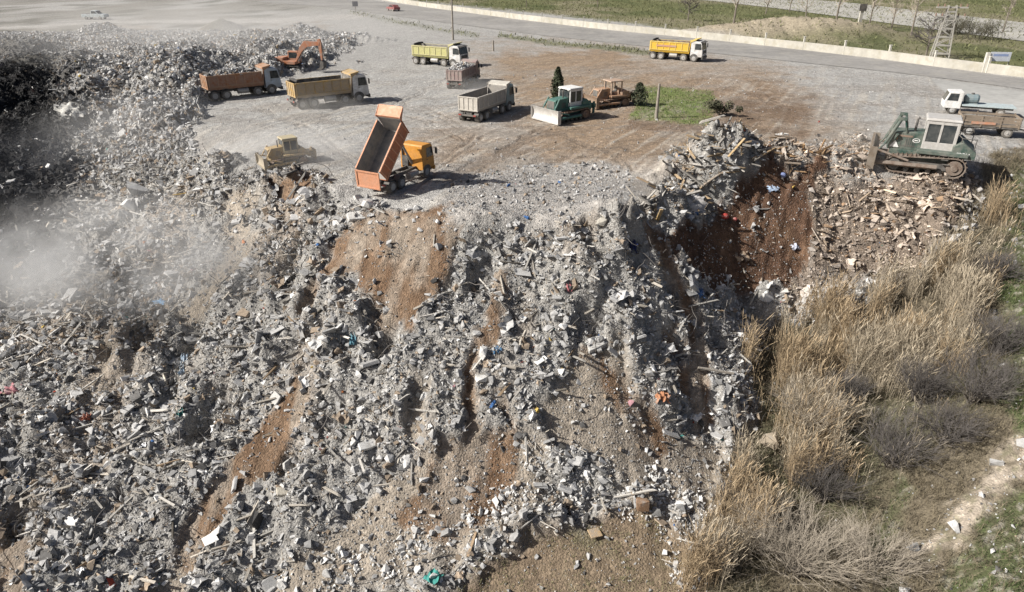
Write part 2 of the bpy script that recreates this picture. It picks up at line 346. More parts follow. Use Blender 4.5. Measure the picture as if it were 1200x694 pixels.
# ------------------------------------------------------------------ mesh helpers
def np_mesh(name, V, Fs, mat, cols=None, smooth=False, parent=None):
    """V (n,3); Fs list of int arrays (m,k)"""
    me = bpy.data.meshes.new(name)
    me.vertices.add(len(V)); me.vertices.foreach_set('co', np.asarray(V, np.float32).ravel())
    lv = np.concatenate([f.ravel() for f in Fs]).astype(np.int32)
    tot = np.concatenate([np.full(len(f), f.shape[1]) for f in Fs]).astype(np.int32)
    st = np.concatenate([[0], np.cumsum(tot)[:-1]]).astype(np.int32)
    me.loops.add(len(lv)); me.loops.foreach_set('vertex_index', lv)
    me.polygons.add(len(tot)); me.polygons.foreach_set('loop_start', st)
    if smooth: me.polygons.foreach_set('use_smooth', np.ones(len(tot), bool))
    else: me.polygons.foreach_set('use_smooth', np.zeros(len(tot), bool))
    me.update(calc_edges=True)
    if cols is not None:
        at_ = me.attributes.new('base_col', 'FLOAT_COLOR', 'POINT')
        cc = np.ones((len(V), 4), np.float32); cc[:, :3] = cols; at_.data.foreach_set('color', cc.ravel())
    me.materials.append(mat)
    o = bpy.data.objects.new(name, me); C.objects.link(o)
    if parent: o.parent = parent
    return o
def tag(o, label=None, cat=None, group=None, kind=None):
    if label: o['label'] = label
    if cat: o['category'] = cat
    if group: o['group'] = group
    if kind: o['kind'] = kind
    return o
def thing(name, label, cat, loc, rz=0, group=None, scale=1):
    o = bpy.data.objects.new(name, None); C.objects.link(o); o.empty_display_size = .3
    o.location = loc; o.rotation_euler = (0, 0, rz); o.scale = (scale,) * 3
    return tag(o, label, cat, group)

class MB:
    def __init__(s): s.v = []; s.f = []; s.m = []
    def add(s, vs, fs, mi=0, M=None):
        k = len(s.v)
        for p in vs:
            s.v.append(tuple(M @ Vector(p)) if M else tuple(p))
        for f in fs: s.f.append([i + k for i in f]); s.m.append(mi)
        return s
    def box(s, c, d, mi=0, rot=None, M=None, taper=1.0):
        x, y, z = d[0] / 2, d[1] / 2, d[2] / 2; t = taper
        vs = [(-x,-y,-z),(x,-y,-z),(x,y,-z),(-x,y,-z),(-x*t,-y*t,z),(x*t,-y*t,z),(x*t,y*t,z),(-x*t,y*t,z)]
        T = Matrix.Translation(c)
        if rot: T = T @ Euler(rot).to_matrix().to_4x4()
        if M: T = M @ T
        return s.add(vs, [(0,3,2,1),(4,5,6,7),(0,1,5,4),(1,2,6,5),(2,3,7,6),(3,0,4,7)], mi, T)
    def prism(s, prof, y0, y1, mi=0, M=None, inset=0):
        """profile in x, z extruded along y; inset narrows the ends"""
        n = len(prof)
        vs = [(x, y0, z) for x, z in prof] + [(x, y1, z) for x, z in prof]
        fs = [list(range(n)), list(range(2 * n - 1, n - 1, -1))] + [[i, i + n, (i + 1) % n + n, (i + 1) % n] for i in range(n)]
        return s.add(vs, fs, mi, M)
    def tube(s, pts, rad, n=6, mi=0, M=None, cap=True):
        pts = [Vector(p) for p in pts]; rs = rad if isinstance(rad, (list, tuple)) else [rad] * len(pts)
        vs = []; fs = []
        for i, p in enumerate(pts):
            d = (pts[min(i + 1, len(pts) - 1)] - pts[max(i - 1, 0)]).normalized()
            a = d.orthogonal().normalized() if i == 0 else (a - d * a.dot(d)).normalized()
            b = d.cross(a)
            for k in range(n):
                t = 2 * math.pi * k / n; vs.append(p + (a * math.cos(t) + b * math.sin(t)) * rs[i])
        for i in range(len(pts) - 1):
            for k in range(n): fs.append([i*n+k, i*n+(k+1)%n, (i+1)*n+(k+1)%n, (i+1)*n+k])
        if cap: fs += [list(range(n))[::-1], [(len(pts)-1)*n+k for k in range(n)]]
        return s.add(vs, fs, mi, M)
    def build(s, name, mats, parent=None, bevel=0, smooth=False):
        me = bpy.data.meshes.new(name); me.from_pydata(s.v, [], s.f)
        if not isinstance(mats, (list, tuple)): mats = [mats]
        for m in mats: me.materials.append(m)
        me.polygons.foreach_set('material_index', s.m)
        if smooth: me.polygons.foreach_set('use_smooth', [True] * len(me.polygons))
        bm = bmesh.new(); bm.from_mesh(me); bmesh.ops.recalc_face_normals(bm, faces=bm.faces); bm.to_mesh(me); bm.free()
        me.update()
        o = bpy.data.objects.new(name, me); C.objects.link(o)
        if parent: o.parent = parent
        if bevel:
            bv = o.modifiers.new('edge', 'BEVEL'); bv.width = bevel; bv.segments = 2; bv.limit_method = 'ANGLE'
        return o

# ------------------------------------------------------------------ ground sheet
idx = np.arange(NX * NY).reshape(NY, NX)
quads = np.stack([idx[:-1, :-1], idx[:-1, 1:], idx[1:, 1:], idx[1:, :-1]], -1).reshape(-1, 4)
g = np_mesh('ground', np.stack([MX, MY, H], -1).reshape(-1, 3), [quads], GM, COL.reshape(-1, 3), True)
tag(g, kind='structure')

# ------------------------------------------------------------------ loose material
def hull(n, sx, sy, sz, r):
    bm = bmesh.new()
    for _ in range(n):
        v = Vector((r.uniform(-1, 1), r.uniform(-1, 1), r.uniform(-1, 1)))
        k = max(abs(v.x), abs(v.y), abs(v.z)); v = v / k * r.uniform(.75, 1)
        bm.verts.new((v.x * sx, v.y * sy, v.z * sz))
    bmesh.ops.convex_hull(bm, input=bm.verts)
    for v in [v for v in bm.verts if not v.link_faces]: bm.verts.remove(v)
    bmesh.ops.triangulate(bm, faces=bm.faces); bm.verts.ensure_lookup_table()
    V = np.array([v.co[:] for v in bm.verts]); Fc = np.array([[v.index for v in f.verts] for f in bm.faces]); bm.free()
    return V, Fc
def boxv(sx, sy, sz, r):
    V = np.array([(x, y, z) for x in (-1, 1) for y in (-1, 1) for z in (-1, 1)], float)
    V = (V + np.array([[r.uniform(-.25, .25) for _ in range(3)] for _ in V])) * (sx, sy, sz)
    return V, np.array([(0,1,3,2),(4,6,7,5),(0,4,5,1),(2,3,7,6),(0,2,6,4),(1,5,7,3)])
BLOCKS = [hull(10, 1, rnd.uniform(.6, 1), rnd.uniform(.45, .8), rnd) for _ in range(18)]
SLABS = [boxv(1, rnd.uniform(.5, .95), rnd.uniform(.1, .22), rnd) for _ in range(10)]
STICKS = [boxv(1, rnd.uniform(.05, .12), rnd.uniform(.03, .08), rnd) for _ in range(8)]
def rodv(r):
    mb = MB(); p = [Vector((-1, 0, 0))]; d = Vector((1, 0, 0))
    for k in range(5):
        d = (d + Vector((r.uniform(-.5, .5), r.uniform(-.5, .5), r.uniform(-.5, .5)))).normalized(); p.append(p[-1] + d * .4)
    mb.tube(p, .018, 3, cap=False); return np.array(mb.v), np.array(mb.f)
RODS = [rodv(rnd) for _ in range(14)]
def ragv(r):
    n = 5; V = np.array([((i / (n-1) - .5) * 2 + r.uniform(-.2, .2), (j / (n-1) - .5) * 1.6 + r.uniform(-.2, .2), r.uniform(-.32, .32)) for j in range(n) for i in range(n)])
    return V, np.array([(j*n+i, j*n+i+1, (j+1)*n+i+1, (j+1)*n+i) for j in range(n-1) for i in range(n-1)])
RAGS = [ragv(rnd) for _ in range(10)]

def rot_mats(n, tilt=None):
    """random rotations; with tilt, only that far from lying flat"""
    if tilt is None:
        q = RNG.normal(size=(n, 4)); q /= np.linalg.norm(q, axis=1)[:, None]
    else:
        a = RNG.uniform(0, 2 * np.pi, n); t = np.abs(RNG.normal(0, tilt, n)); b = RNG.uniform(0, 2 * np.pi, n)
        q1 = np.stack([np.cos(t/2), np.sin(t/2) * np.cos(b), np.sin(t/2) * np.sin(b), 0*t], 1)
        q2 = np.stack([np.cos(a/2), 0*a, 0*a, np.sin(a/2)], 1)
        w, x, y, z = q1.T; W, X, Y, Z = q2.T
        q = np.stack([w*W-x*X-y*Y-z*Z, w*X+x*W+y*Z-z*Y, w*Y-x*Z+y*W+z*X, w*Z+x*Y-y*X+z*W], 1)
    w, x, y, z = q.T
    return np.stack([np.stack([1-2*(y*y+z*z), 2*(x*y-w*z), 2*(x*z+w*y)], -1), np.stack([2*(x*y+w*z), 1-2*(x*x+z*z), 2*(y*z-w*x)], -1), np.stack([2*(x*z-w*y), 2*(y*z+w*x), 1-2*(x*x+y*y)], -1)], 1)
def pieces(shapes, pos, size, cols, tilt=None):
    """copies of the shapes at pos, turned at random -> arrays for np_mesh"""
    n = len(pos); pick = RNG.integers(0, len(shapes), n); Vs, Fs3, Fs4, Cs = [], [], [], []; off = 0
    for k, (sv, sf) in enumerate(shapes):
        I = np.where(pick == k)[0]
        if not len(I): continue
        Rm = rot_mats(len(I), tilt)
        v = np.einsum('nij,vj->nvi', Rm, sv) * size[I][:, None, None] + pos[I][:, None, :]
        f = sf[None] + (np.arange(len(I)) * len(sv))[:, None, None] + off
        Vs.append(v.reshape(-1, 3)); (Fs3 if sf.shape[1] == 3 else Fs4).append(f.reshape(-1, sf.shape[1]))
        Cs.append(np.repeat(cols[I], len(sv), 0)); off += len(I) * len(sv)
    return np.concatenate(Vs), Fs3, Fs4, np.concatenate(Cs)
INS = zone([(880,195),(1000,160),(1150,190),(1140,260),(1060,330),(930,340),(960,230)], 24) * (1 - bank)
def heap(name, sets, kind='stuff'):
    Vs, F3, F4, Cs = [], [], [], []; off = 0
    for v, f3, f4, c in sets:
        Vs.append(v); F3 += [f + off for f in f3]; F4 += [f + off for f in f4]; Cs.append(c); off += len(v)
    Fs = ([np.concatenate(F3)] if F3 else []) + ([np.concatenate(F4)] if F4 else [])
    V = np.concatenate(Vs); cc = np.concatenate(Cs); k = sample(INS, V[:, 0], V[:, 1])[:, None]; cc = cc * (1 + k * (np.array([1.08, .93, .80]) - 1))
    o = np_mesh(name, V, Fs, CM, cc.clip(.01, .8)); tag(o, kind=kind); return o
def palette(n, kind='mix'):
    b = RNG.random(n); c = np.empty((n, 3)); val = RNG.normal(.35, .065, n).clip(.12, .5)
    c[:] = val[:, None] * np.array([1.0, .988, .962])
    t = b < .07; c[t] = RNG.uniform(.5, .75, t.sum())[:, None] * np.array([1, .985, .95])
    t = (b > .10) & (b < .17); c[t] = RNG.uniform(.06, .14, t.sum())[:, None] * np.array([1, .97, .93])
    t = (b > .20) & (b < .31); c[t] = RNG.uniform(.16, .34, t.sum())[:, None] * np.array([1.1, .88, .66])
    t = (b > .31) & (b < .3135); c[t] = np.array([[.30,.06,.04],[.06,.14,.32],[.06,.25,.22],[.42,.16,.06],[.45,.33,.10],[.40,.22,.24]])[RNG.integers(0, 6, t.sum())]
    return c
def scatter(n, x0, x1, y0, y1, dens):
    x = RNG.uniform(x0, x1, n); y = RNG.uniform(y0, y1, n)
    z0 = sample(HB, x, y); px, py = to_px(x, y, z0)
    k = (px > -300) & (px < 1290) & (py > -20) & (py < 860) & (RNG.random(n) < dens(x, y))
    return x[k], y[k]
def red_s(x, y): return np.clip(sample(redish, x, y), 0, 1)
def smp(G): return lambda x, y: sample(G, x, y)
def put(x, y, s, lift=.25): return np.stack([x, y, sample(H, x, y) + s * lift], -1)
def psize(n, lo, hi, a): return np.minimum(lo * RNG.random(n) ** (-1 / a), hi)

coarse = np.clip((fbm(MX * .3, MY * .3, 131) - .4) * 4, 0, 1)
RUB = rub * (1 - burnt * .85); redish = red * front
sets = []
x, y = scatter(560000, -52, 40, 14, 78, lambda x, y: sample(RUB, x, y) * (.42 + .58 * sample(coarse, x, y)))
s = psize(len(x), .034, .30, 1.9); sets.append(pieces(BLOCKS, put(x, y, s), s, palette(len(x)) * (1 - .93 * sample(burnt, x, y))[:, None]))
x, y = scatter(20000, -52, 40, 14, 78, lambda x, y: sample(RUB, x, y))
s = psize(len(x), .07, .36, 2.3); sets.append(pieces(SLABS, put(x, y, s, .3), s, palette(len(x)) * 1.1, .6))
heap('rubble', sets)
sets = []
x, y = scatter(24000, -52, 40, 14, 78, lambda x, y: sample(RUB, x, y))
s = psize(len(x), .14, .7, 2.4); sets.append(pieces(STICKS, put(x, y, s, .15), s, palette(len(x)) * np.array([1.05, .97, .85]), .5))
rodcl = np.clip(np.maximum(np.clip((fbm(MX * .45, MY * .45, 141) - .5) * 6, .06, .7), TANG * 1.6), 0, 1)
x, y = scatter(110000, -52, 40, 14, 78, lambda x, y: sample(RUB, x, y) * sample(rodcl, x, y))
s = psize(len(x), .3, 1.1, 2.5); c = np.ones((len(x), 3)) * RNG.uniform(.05, .2, len(x))[:, None] * np.array([1.05, .97, .9]); sets.append(pieces(RODS, put(x, y, s, .1), s, c))
x, y = scatter(7000, -52, 40, 14, 78, lambda x, y: sample(RUB, x, y))
s = psize(len(x), .12, .5, 2.4); sets.append(pieces(RAGS, put(x, y, s, .3), s, palette(len(x)) * 1.15, .5))
x, y = scatter(420, -52, 40, 14, 70, lambda x, y: sample(RUB, x, y) * .8)
s = RNG.uniform(.28, .62, len(x)); sets.append(pieces(SLABS + BLOCKS[:5], put(x, y, s, .04), s, palette(len(x)) * 1.05, .55))
x, y = scatter(1500, -52, 40, 14, 70, lambda x, y: sample(RUB, x, y) * .8)
s = RNG.uniform(.5, 1.1, len(x)); sets.append(pieces([(v * (1, .6, .6), f) for v, f in STICKS], put(x, y, s, .12), s, RNG.uniform(.25, .6, len(x))[:, None] * np.array([1, .95, .86]), .45))
x, y = scatter(2000, 8, 24, 40, 56, lambda x, y: sample(heap_zone, x, y) * (1 - red_s(x, y)))
s = RNG.uniform(.25, .95, len(x)); sets.append(pieces(STICKS + RODS[:4], put(x, y, s, .2), s, RNG.uniform(.4, 1.15, len(x))[:, None] * np.where(RNG.random(len(x))[:, None] < .4, np.array([.40, .30, .19]), np.array([.33, .31, .28])), .6))
x, y = scatter(9000, -90, -20, 40, 78, lambda x, y: sample(burnt, x, y) * .6)
s = psize(len(x), .3, 1.1, 2.5); sets.append(pieces(RODS, put(x, y, s, .1), s, np.full((len(x), 3), .03)))
heap('rubble_scrap', sets)
# small stones on the soil chutes, the gravel fan and the yard
sets = []
SP = np.clip(soil * .12 + beige * .75 + dry * .25 + gravel * 1.1 + red * .35, 0, 1) * front
x, y = scatter(150000, -46, 40, 17, 60, smp(SP)); s = psize(len(x), .026, .2, 2.3); c = palette(len(x)); sets.append(pieces(BLOCKS, put(x, y, s), s, c))
YS = flat * (.12 + .5 * np.clip((fbm(MX * .15, MY * .15, 151) - .5) * 5, 0, 1))
x, y = scatter(40000, -60, 50, 36, 100, smp(YS)); s = psize(len(x), .025, .16, 2.6); sets.append(pieces(BLOCKS, put(x, y, s), s, palette(len(x)) * .95))
BS = bank * (grassy * .25 + path * .8 + .05); x, y = scatter(16000, 5, 42, 17, 60, smp(BS)); s = psize(len(x), .04, .35, 2.2); sets.append(pieces(BLOCKS, put(x, y, s), s, palette(len(x)) * 1.15))
heap('gravel', sets)
# pale stones that rolled to the foot of the slope
WS = mx([zone([(600,530),(690,530),(800,560),(835,600),(830,680),(790,690),(760,610),(700,615),(640,600)], 14), zone([(330,640),(470,640),(600,570),(640,600),(560,640),(440,690),(300,720)], 14), zone([(820,320),(905,350),(880,460),(860,500),(830,430)], 12) * .8, zone([(930,335),(1030,345),(1020,372),(900,380)], 8)]) * front
x, y = scatter(120000, -20, 30, 18, 52, lambda x, y: sample(WS, x, y) * .7 * sample(np.clip((fbm(MX * .6, MY * .6, 155) - .32) * 4, .03, 1), x, y)); s = psize(len(x), .055, .27, 2.3)
c = RNG.uniform(.36, .7, len(x))[:, None] * np.array([1, .98, .94]); heap('rubble_stones', [pieces(BLOCKS, put(x, y, s), s, c)])
# far rubble field on the left
x, y = scatter(420000, -130, -8, 62, 150, smp(RUB)); s = psize(len(x), .075, .34, 2.1)
sets = [pieces(BLOCKS, put(x, y, s), s, palette(len(x)) * 1.12 * (1 - .94 * sample(burnt, x, y))[:, None])]
x, y = scatter(20000, -130, -8, 62, 150, smp(RUB)); s = psize(len(x), .2, .7, 2.4); sets.append(pieces(STICKS, put(x, y, s, .2), s, palette(len(x)), .6))
heap('rubble_field', sets)
# burnt rubbish in the pit
x, y = scatter(170000, -90, -20, 30, 110, lambda x, y: sample(burnt, x, y) * .9); s = psize(len(x), .06, .4, 2.0)
heap('burnt_debris', [pieces(BLOCKS + SLABS, put(x, y, s), s, RNG.uniform(.012, .05, len(x))[:, None] * np.ones(3))])
# ------------------------------------------------------------------ roads, wall
def sheet(name, pxpts, mat, lift, nsub=30, kind='structure'):
    """a strip between two pixel-located edge lines, draped on the ground"""
    A, B = pxpts
    def walk(P):
        W = np.array([at(*p)[:2] for p in P]); s = np.r_[0, np.cumsum(np.hypot(*np.diff(W, axis=0).T))]
        t = np.linspace(0, s[-1], nsub); return np.stack([np.interp(t, s, W[:, 0]), np.interp(t, s, W[:, 1])], -1)
    a, b = walk(A), walk(B); mb = MB()
    m = 9
    P = [[a[i] + (b[i] - a[i]) * j / (m - 1) for j in range(m)] for i in range(nsub)]
    vs = [(p[0], p[1], hz(p[0], p[1]) + lift) for row in P for p in row]
    mb.add(vs, [(i*m+j, i*m+j+1, (i+1)*m+j+1, (i+1)*m+j) for i in range(nsub-1) for j in range(m-1)])
    o = mb.build(name, mat, smooth=True); tag(o, kind=kind); return o
def surf(name, col, scale=1.5, amt=.25, bump=.3, spots=None):
    m, nt, b = nmat(name); p = POS(nt)
    c = MIX(nt, 1.0, (*col, 1), RAMP(nt, NOISE(nt, p, scale, 8, .7), [(.25, 1 - amt), (.5, 1), (.75, 1 + amt)]), 'MULTIPLY')
    c = MIX(nt, 1.0, c, RAMP(nt, NOISE(nt, p, scale * .08, 4, .6), [(.3, 1 - amt), (.7, 1 + amt * .6)]), 'MULTIPLY')
    if spots: c = MIX(nt, RAMP(nt, NOISE(nt, p, spots[1], 6, .7), [(.5, 0), (.62, spots[2])]), c, (*spots[0], 1))
    L(nt, c, b.inputs['Base Color']); b.inputs['Roughness'].default_value = .93; b.inputs['Specular IOR Level'].default_value = .2
    BUMP(nt, b, NOISE(nt, p, scale * 6, 4, .7), bump, .05); return m
ASPH = surf('worn_asphalt', (.275, .265, .25), 1.2, .22, .3, ((.33, .315, .28), .35, .6))
PALE = surf('pale_track', (.40, .385, .35), .8, .22, .4, ((.26, .25, .19), .5, .5))
CONC = surf('pale_concrete', (.46, .44, .385), .9, .2, .3, ((.33, .30, .22), .6, .5))
sheet('road', ([(395,-9),(430,0),(500,9),(620,24),(730,36),(830,46),(1000,66),(1090,78),(1200,93),(1400,118)], [(300,2),(395,9),(470,20),(620,40),(730,52),(830,62),(1000,80),(1090,90),(1200,105),(1400,132)]), ASPH, .05)
sheet('back_road', ([(760,-14),(900,-4),(1000,4),(1100,16),(1200,27),(1350,46)], [(760,-3),(830,1),(900,9),(1000,22),(1100,36),(1200,49),(1350,72)]), PALE, .12)
sheet('apron', ([(1090,93),(1150,99),(1200,108),(1400,135)], [(1110,112),(1150,125),(1200,137),(1400,170)]), surf('apron_gravel', (.37, .365, .345), .9, .2), .045)

wl = [(408,-6),(450,3),(500,11),(600,24.5),(700,36.5),(830,49),(950,62),(1040,72.5),(1090,79.5),(1150,87),(1205,93.5)]
wt = thing('boundary_wall', 'long cream concrete roadside wall with small posts running along the far edge of the road', 'wall', at(700,36.5))
org = at(700,36.5)
W2 = np.array([at(px, py - 2.5)[:2] for px, py in wl]); ss = np.r_[0, np.cumsum(np.hypot(*np.diff(W2, axis=0).T))]
def wat(s): return np.array([np.interp(s, ss, W2[:, 0]), np.interp(s, ss, W2[:, 1])])
mb = MB(); npan = 60
for i in range(npan):
    a, b_ = wat(ss[-1] * i / npan), wat(ss[-1] * (i + 1) / npan); d = (b_ - a) / np.hypot(*(b_ - a)); nrm = np.array([-d[1], d[0]]) * .14
    z0, z1 = hz(*a), hz(*b_); h = 1.25
    q = [a - nrm, b_ - nrm, b_ + nrm, a + nrm]; zz = [z0, z1, z1, z0]
    vs = [(p[0] - org[0], p[1] - org[1], z - .3) for p, z in zip(q, zz)] + [(p[0] - org[0], p[1] - org[1], z + h) for p, z in zip(q, zz)]
    mb.add(vs, [(0,3,2,1),(4,5,6,7),(0,1,5,4),(1,2,6,5),(2,3,7,6),(3,0,4,7)])
mb.build('wall_face', CONC, wt)
POSTM = surf('post_concrete', (.55, .53, .47), 2, .2)
np_ = 34
for i in range(np_):
    p = wat(ss[-1] * (i + .3) / np_); m_ = MB(); z = hz(*p)
    m_.box((p[0] - org[0], p[1] - org[1], z + 1.0), (.3, .3, 2.1), taper=.85); m_.box((p[0] - org[0], p[1] - org[1], z + 2.1), (.36, .36, .1)); m_.build('post', POSTM, wt)

# ------------------------------------------------------------------ vegetation
def veg_mat(name, tint=(1, 1, 1), rough=.8, trans=0):
    m, nt, b = nmat(name)
    a = N(nt, 'ShaderNodeAttribute', attribute_name='base_col').outputs['Color']
    L(nt, MIX(nt, 1.0, a, (*tint, 1), 'MULTIPLY'), b.inputs['Base Color']); b.inputs['Roughness'].default_value = rough; b.inputs['Specular IOR Level'].default_value = .2
    return m
VM = veg_mat('dry_leaf')
def stalks(name, x, y, h, w, cols, leaves=3, plume=True, lean=.18, wind=(.12, .05), leaf_len=.42):
    n = len(x); z = sample(H, x, y) - .05; base = np.stack([x, y, z], -1)
    ln = RNG.normal(0, lean, (n, 2)) + np.array(wind); ang = RNG.uniform(0, np.pi, n); side = np.stack([np.cos(ang), np.sin(ang), 0 * ang], -1) * w[:, None]
    Vs, Fs, Cs = [], [], []; ts = np.array([0, .4, .75, 1.0]); wd = np.array([1, .85, .6, .25])
    def curve(t): return base + np.stack([ln[:, 0] * h * t ** 2, ln[:, 1] * h * t ** 2, h * t * (1 - .12 * t)], -1)
    V = np.stack([np.stack([curve(t) - side * k, curve(t) + side * k], 1) for t, k in zip(ts, wd)], 1).reshape(n, 8, 3)
    f = np.array([(0, 1, 3, 2), (2, 3, 5, 4), (4, 5, 7, 6)]); Vs.append(V.reshape(-1, 3)); Fs.append((f[None] + np.arange(n)[:, None, None] * 8).reshape(-1, 4)); Cs.append(np.repeat(cols, 8, 0)); off = n * 8
    for k in range(leaves):
        t = RNG.uniform(.25, .95, n); p = base + np.stack([ln[:, 0] * h * t ** 2, ln[:, 1] * h * t ** 2, h * t * (1 - .12 * t)], -1)
        a = RNG.uniform(0, 2 * np.pi, n); ll = leaf_len * RNG.uniform(.5, 1.3, n) * np.minimum(h / 2.2, 1.2); up = RNG.uniform(.1, .9, n)
        d = np.stack([np.cos(a), np.sin(a), up], -1); sd_ = np.stack([-np.sin(a), np.cos(a), 0 * a], -1) * (w * 1.15)[:, None]
        q1 = p + d * ll[:, None] * .5; q2 = p + d * ll[:, None] * np.array([1, 1, .55])
        V = np.stack([p - sd_ * .5, p + sd_ * .5, q1 - sd_, q1 + sd_, q2 - sd_ * .15, q2 + sd_ * .15], 1); f = np.array([(0, 1, 3, 2), (2, 3, 5, 4)])
        Vs.append(V.reshape(-1, 3)); Fs.append((f[None] + np.arange(n)[:, None, None] * 6).reshape(-1, 4) + off); Cs.append(np.repeat(cols * RNG.uniform(.8, 1.2, n)[:, None], 6, 0)); off += n * 6
    if plume:
        p = curve(.93); q = curve(1.12) + RNG.normal(0, .04, (n, 3)); s2 = side / np.maximum(w, 1e-4)[:, None] * .02
        V = np.stack([p - s2 * .5, p + s2 * .5, (p + q) / 2 - s2, (p + q) / 2 + s2, q - s2 * .2, q + s2 * .2], 1); f = np.array([(0, 1, 3, 2), (2, 3, 5, 4)])
        Vs.append(V.reshape(-1, 3)); Fs.append((f[None] + np.arange(n)[:, None, None] * 6).reshape(-1, 4) + off); Cs.append(np.repeat(cols * 1.0, 6, 0)); off += n * 6
    o = np_mesh(name, np.concatenate(Vs), [np.concatenate(Fs)], VM, np.concatenate(Cs).clip(.01, .8)); tag(o, kind='stuff'); return o
REED = zone([(872,395),(930,372),(1020,352),(1085,308),(1140,262),(1168,222),(1188,240),(1178,330),(1135,400),(1095,500),(1050,570),(960,560),(905,610),(850,690),(800,700),(832,600),(880,520),(866,450)], 16, .8) * front
GAP = mx([zone([(890,455),(1000,450),(1010,520),(900,530)], 16), zone([(1000,470),(1080,440),(1090,540),(1020,590)], 20), streak([(880,520,10),(905,540,14)])])
clump = np.clip((fbm(MX * .55, MY * .4, 161) - .43) * 7, .03, 1) * np.clip(.35 + 2 * (fbm(MX * 1.8, MY * 1.4, 162) - .3), .2, 1)
RD = REED * (1 - .55 * GAP) * clump
x, y = scatter(330000, 4, 42, 17, 56, smp(RD)); n = len(x)
hgt = (RNG.normal(2.25, .45, n) * (.7 + .5 * sample(clump, x, y))).clip(.7, 3.4)
tone = sample(fbm(MX * .35, MY * .35, 163), x, y)
rc = np.array([.48, .41, .305]) * RNG.uniform(.4, 1.15, n)[:, None]; k = tone < .5; rc[k] = np.array([.345, .265, .17]) * RNG.uniform(.7, 1.3, k.sum())[:, None]
stalks('dry_reeds', x, y, hgt, RNG.uniform(.006, .012, n), rc, 2, True, .14, (.05, .02), leaf_len=.34)
# low dry grass round the reeds and on the bank
LG = bank * (.5 + .5 * clump) * (1 - path) * (1 - grassy * .6); x, y = scatter(110000, 4, 42, 17, 56, smp(LG)); n = len(x)
stalks('dry_grass', x, y, RNG.uniform(.25, .8, n), RNG.uniform(.008, .014, n), np.array([.22, .185, .125]) * RNG.uniform(.4, 1.2, n)[:, None] * (1 - .5 * sample(REED, x, y))[:, None], 3, False, .35, leaf_len=.5)  # grass among the reeds coloured darker: shade of the gaps put into its colour
GG = grassy * bank * (1 - path) * np.clip((fbm(MX * .9, MY * .9, 171) - .38) * 5, 0, 1); x, y = scatter(110000, 4, 46, 17, 60, smp(GG)); n = len(x)
stalks('green_grass', x, y, RNG.uniform(.06, .26, n), RNG.uniform(.008, .016, n), np.array([.10, .135, .05]) * RNG.uniform(.6, 1.5, n)[:, None], 2, False, .4, leaf_len=.7)
x, y = scatter(26000, -14, 12, 16, 32, smp(dry * front * np.clip((fbm(MX * .9, MY * .9, 173) - .42) * 5, 0, 1))); n = len(x)
stalks('sparse_grass', x, y, RNG.uniform(.06, .3, n), RNG.uniform(.006, .012, n), np.array([.20, .19, .10]) * RNG.uniform(.5, 1.4, n)[:, None], 2, False, .5, leaf_len=.7)
# verge tufts by the road and in the field behind the wall
x, y = scatter(60000, -60, 170, 90, 260, lambda x, y: np.clip(sample(back_grass, x, y) * .5 + sample(verge, x, y), 0, 1)); n = len(x)
stalks('field_grass', x, y, RNG.uniform(.2, .6, n), RNG.uniform(.05, .11, n), np.array([.15, .155, .075]) * RNG.uniform(.5, 1.5, n)[:, None], 2, False, .5, leaf_len=.9)

BARK = surf('grey_bark', (.20, .175, .145), 5, .3); TWIG = surf('grey_twigs', (.105, .095, .088), 4, .3); TWIGP = surf('pale_twigs', (.33, .29, .235), 4, .3)
def branch(mb, p, d, ln, r, lvl, rr, spread=.55, droop=0, sides=3):
    pts = [p]; dd = d.copy(); seg = 3 if lvl else 2
    for k in range(seg):
        dd = (dd + Vector((rr.gauss(0, .13), rr.gauss(0, .13), rr.gauss(0, .1) - droop))).normalized(); pts.append(pts[-1] + dd * ln / seg)
    mb.tube(pts, [r * (1 - .6 * i / seg) for i in range(seg + 1)], sides, cap=False)
    if lvl:
        for k in range(rr.randint(3, 5)):
            t = rr.uniform(.35, 1.0); i = min(int(t * seg), seg - 1); q = pts[i].lerp(pts[i + 1], t * seg - i)
            nd = (dd + Vector((rr.gauss(0, spread), rr.gauss(0, spread), rr.gauss(.1, spread * .7)))).normalized()
            branch(mb, q, nd, ln * rr.uniform(.45, .75), r * .55, lvl - 1, rr, spread, droop, 3)
def shrub(px, py, rad, ht, label, seed, mat=TWIG, stems=80):
    rr = random.Random(seed); p = ground_at(px, py); t = thing('bare_shrub', label, 'shrub', (p[0], p[1], hz(p[0], p[1]) - .1), 0, 'leafless shrubs among the reeds')
    a, b_ = MB(), MB()
    for k in range(stems):
        an = rr.uniform(0, 6.283); e = rr.uniform(.25, 1.0); d = Vector((math.cos(an) * e * rad, math.sin(an) * e * rad, ht * rr.uniform(.6, 1.1))); l = d.length; d.normalize()
        s = Vector((rr.gauss(0, .2), rr.gauss(0, .2), 0))
        a.tube([s, s + d * l * .3], [.03, .022], 4, cap=False); branch(b_, s + d * l * .28, d, l * .6, .02, 2, rr, .5)
    a.build('stems', BARK, t); b_.build('twigs', mat, t)
shrub(950,498,2.4,2.3,'rounded grey leafless shrub enclosed by tan reeds near the rubble edge',1,TWIGP)
shrub(1045,545,2.2,2.4,'dark tangled leafless shrub between the reed belt and the pale path',2)
shrub(1140,470,2.4,2.5,'dark grey leafless shrub beside the green bank above the path',3)
shrub(1108,520,2.0,2.0,'small dark leafless shrub just above the bend of the pale path',4)
shrub(930,672,3.0,2.6,'largest pale leafless shrub with long spreading stems at the bottom edge',5,TWIGP,110)
shrub(1020,668,2.2,2.0,'grey leafless shrub low down next to the grassy patch by the path',6,TWIGP)
shrub(850,600,1.1,1.2,'small low leafless shrub against the foot of the rubble',7)
shrub(990,470,1.1,1.7,'narrow grey leafless shrub in the middle of the reed belt',8)
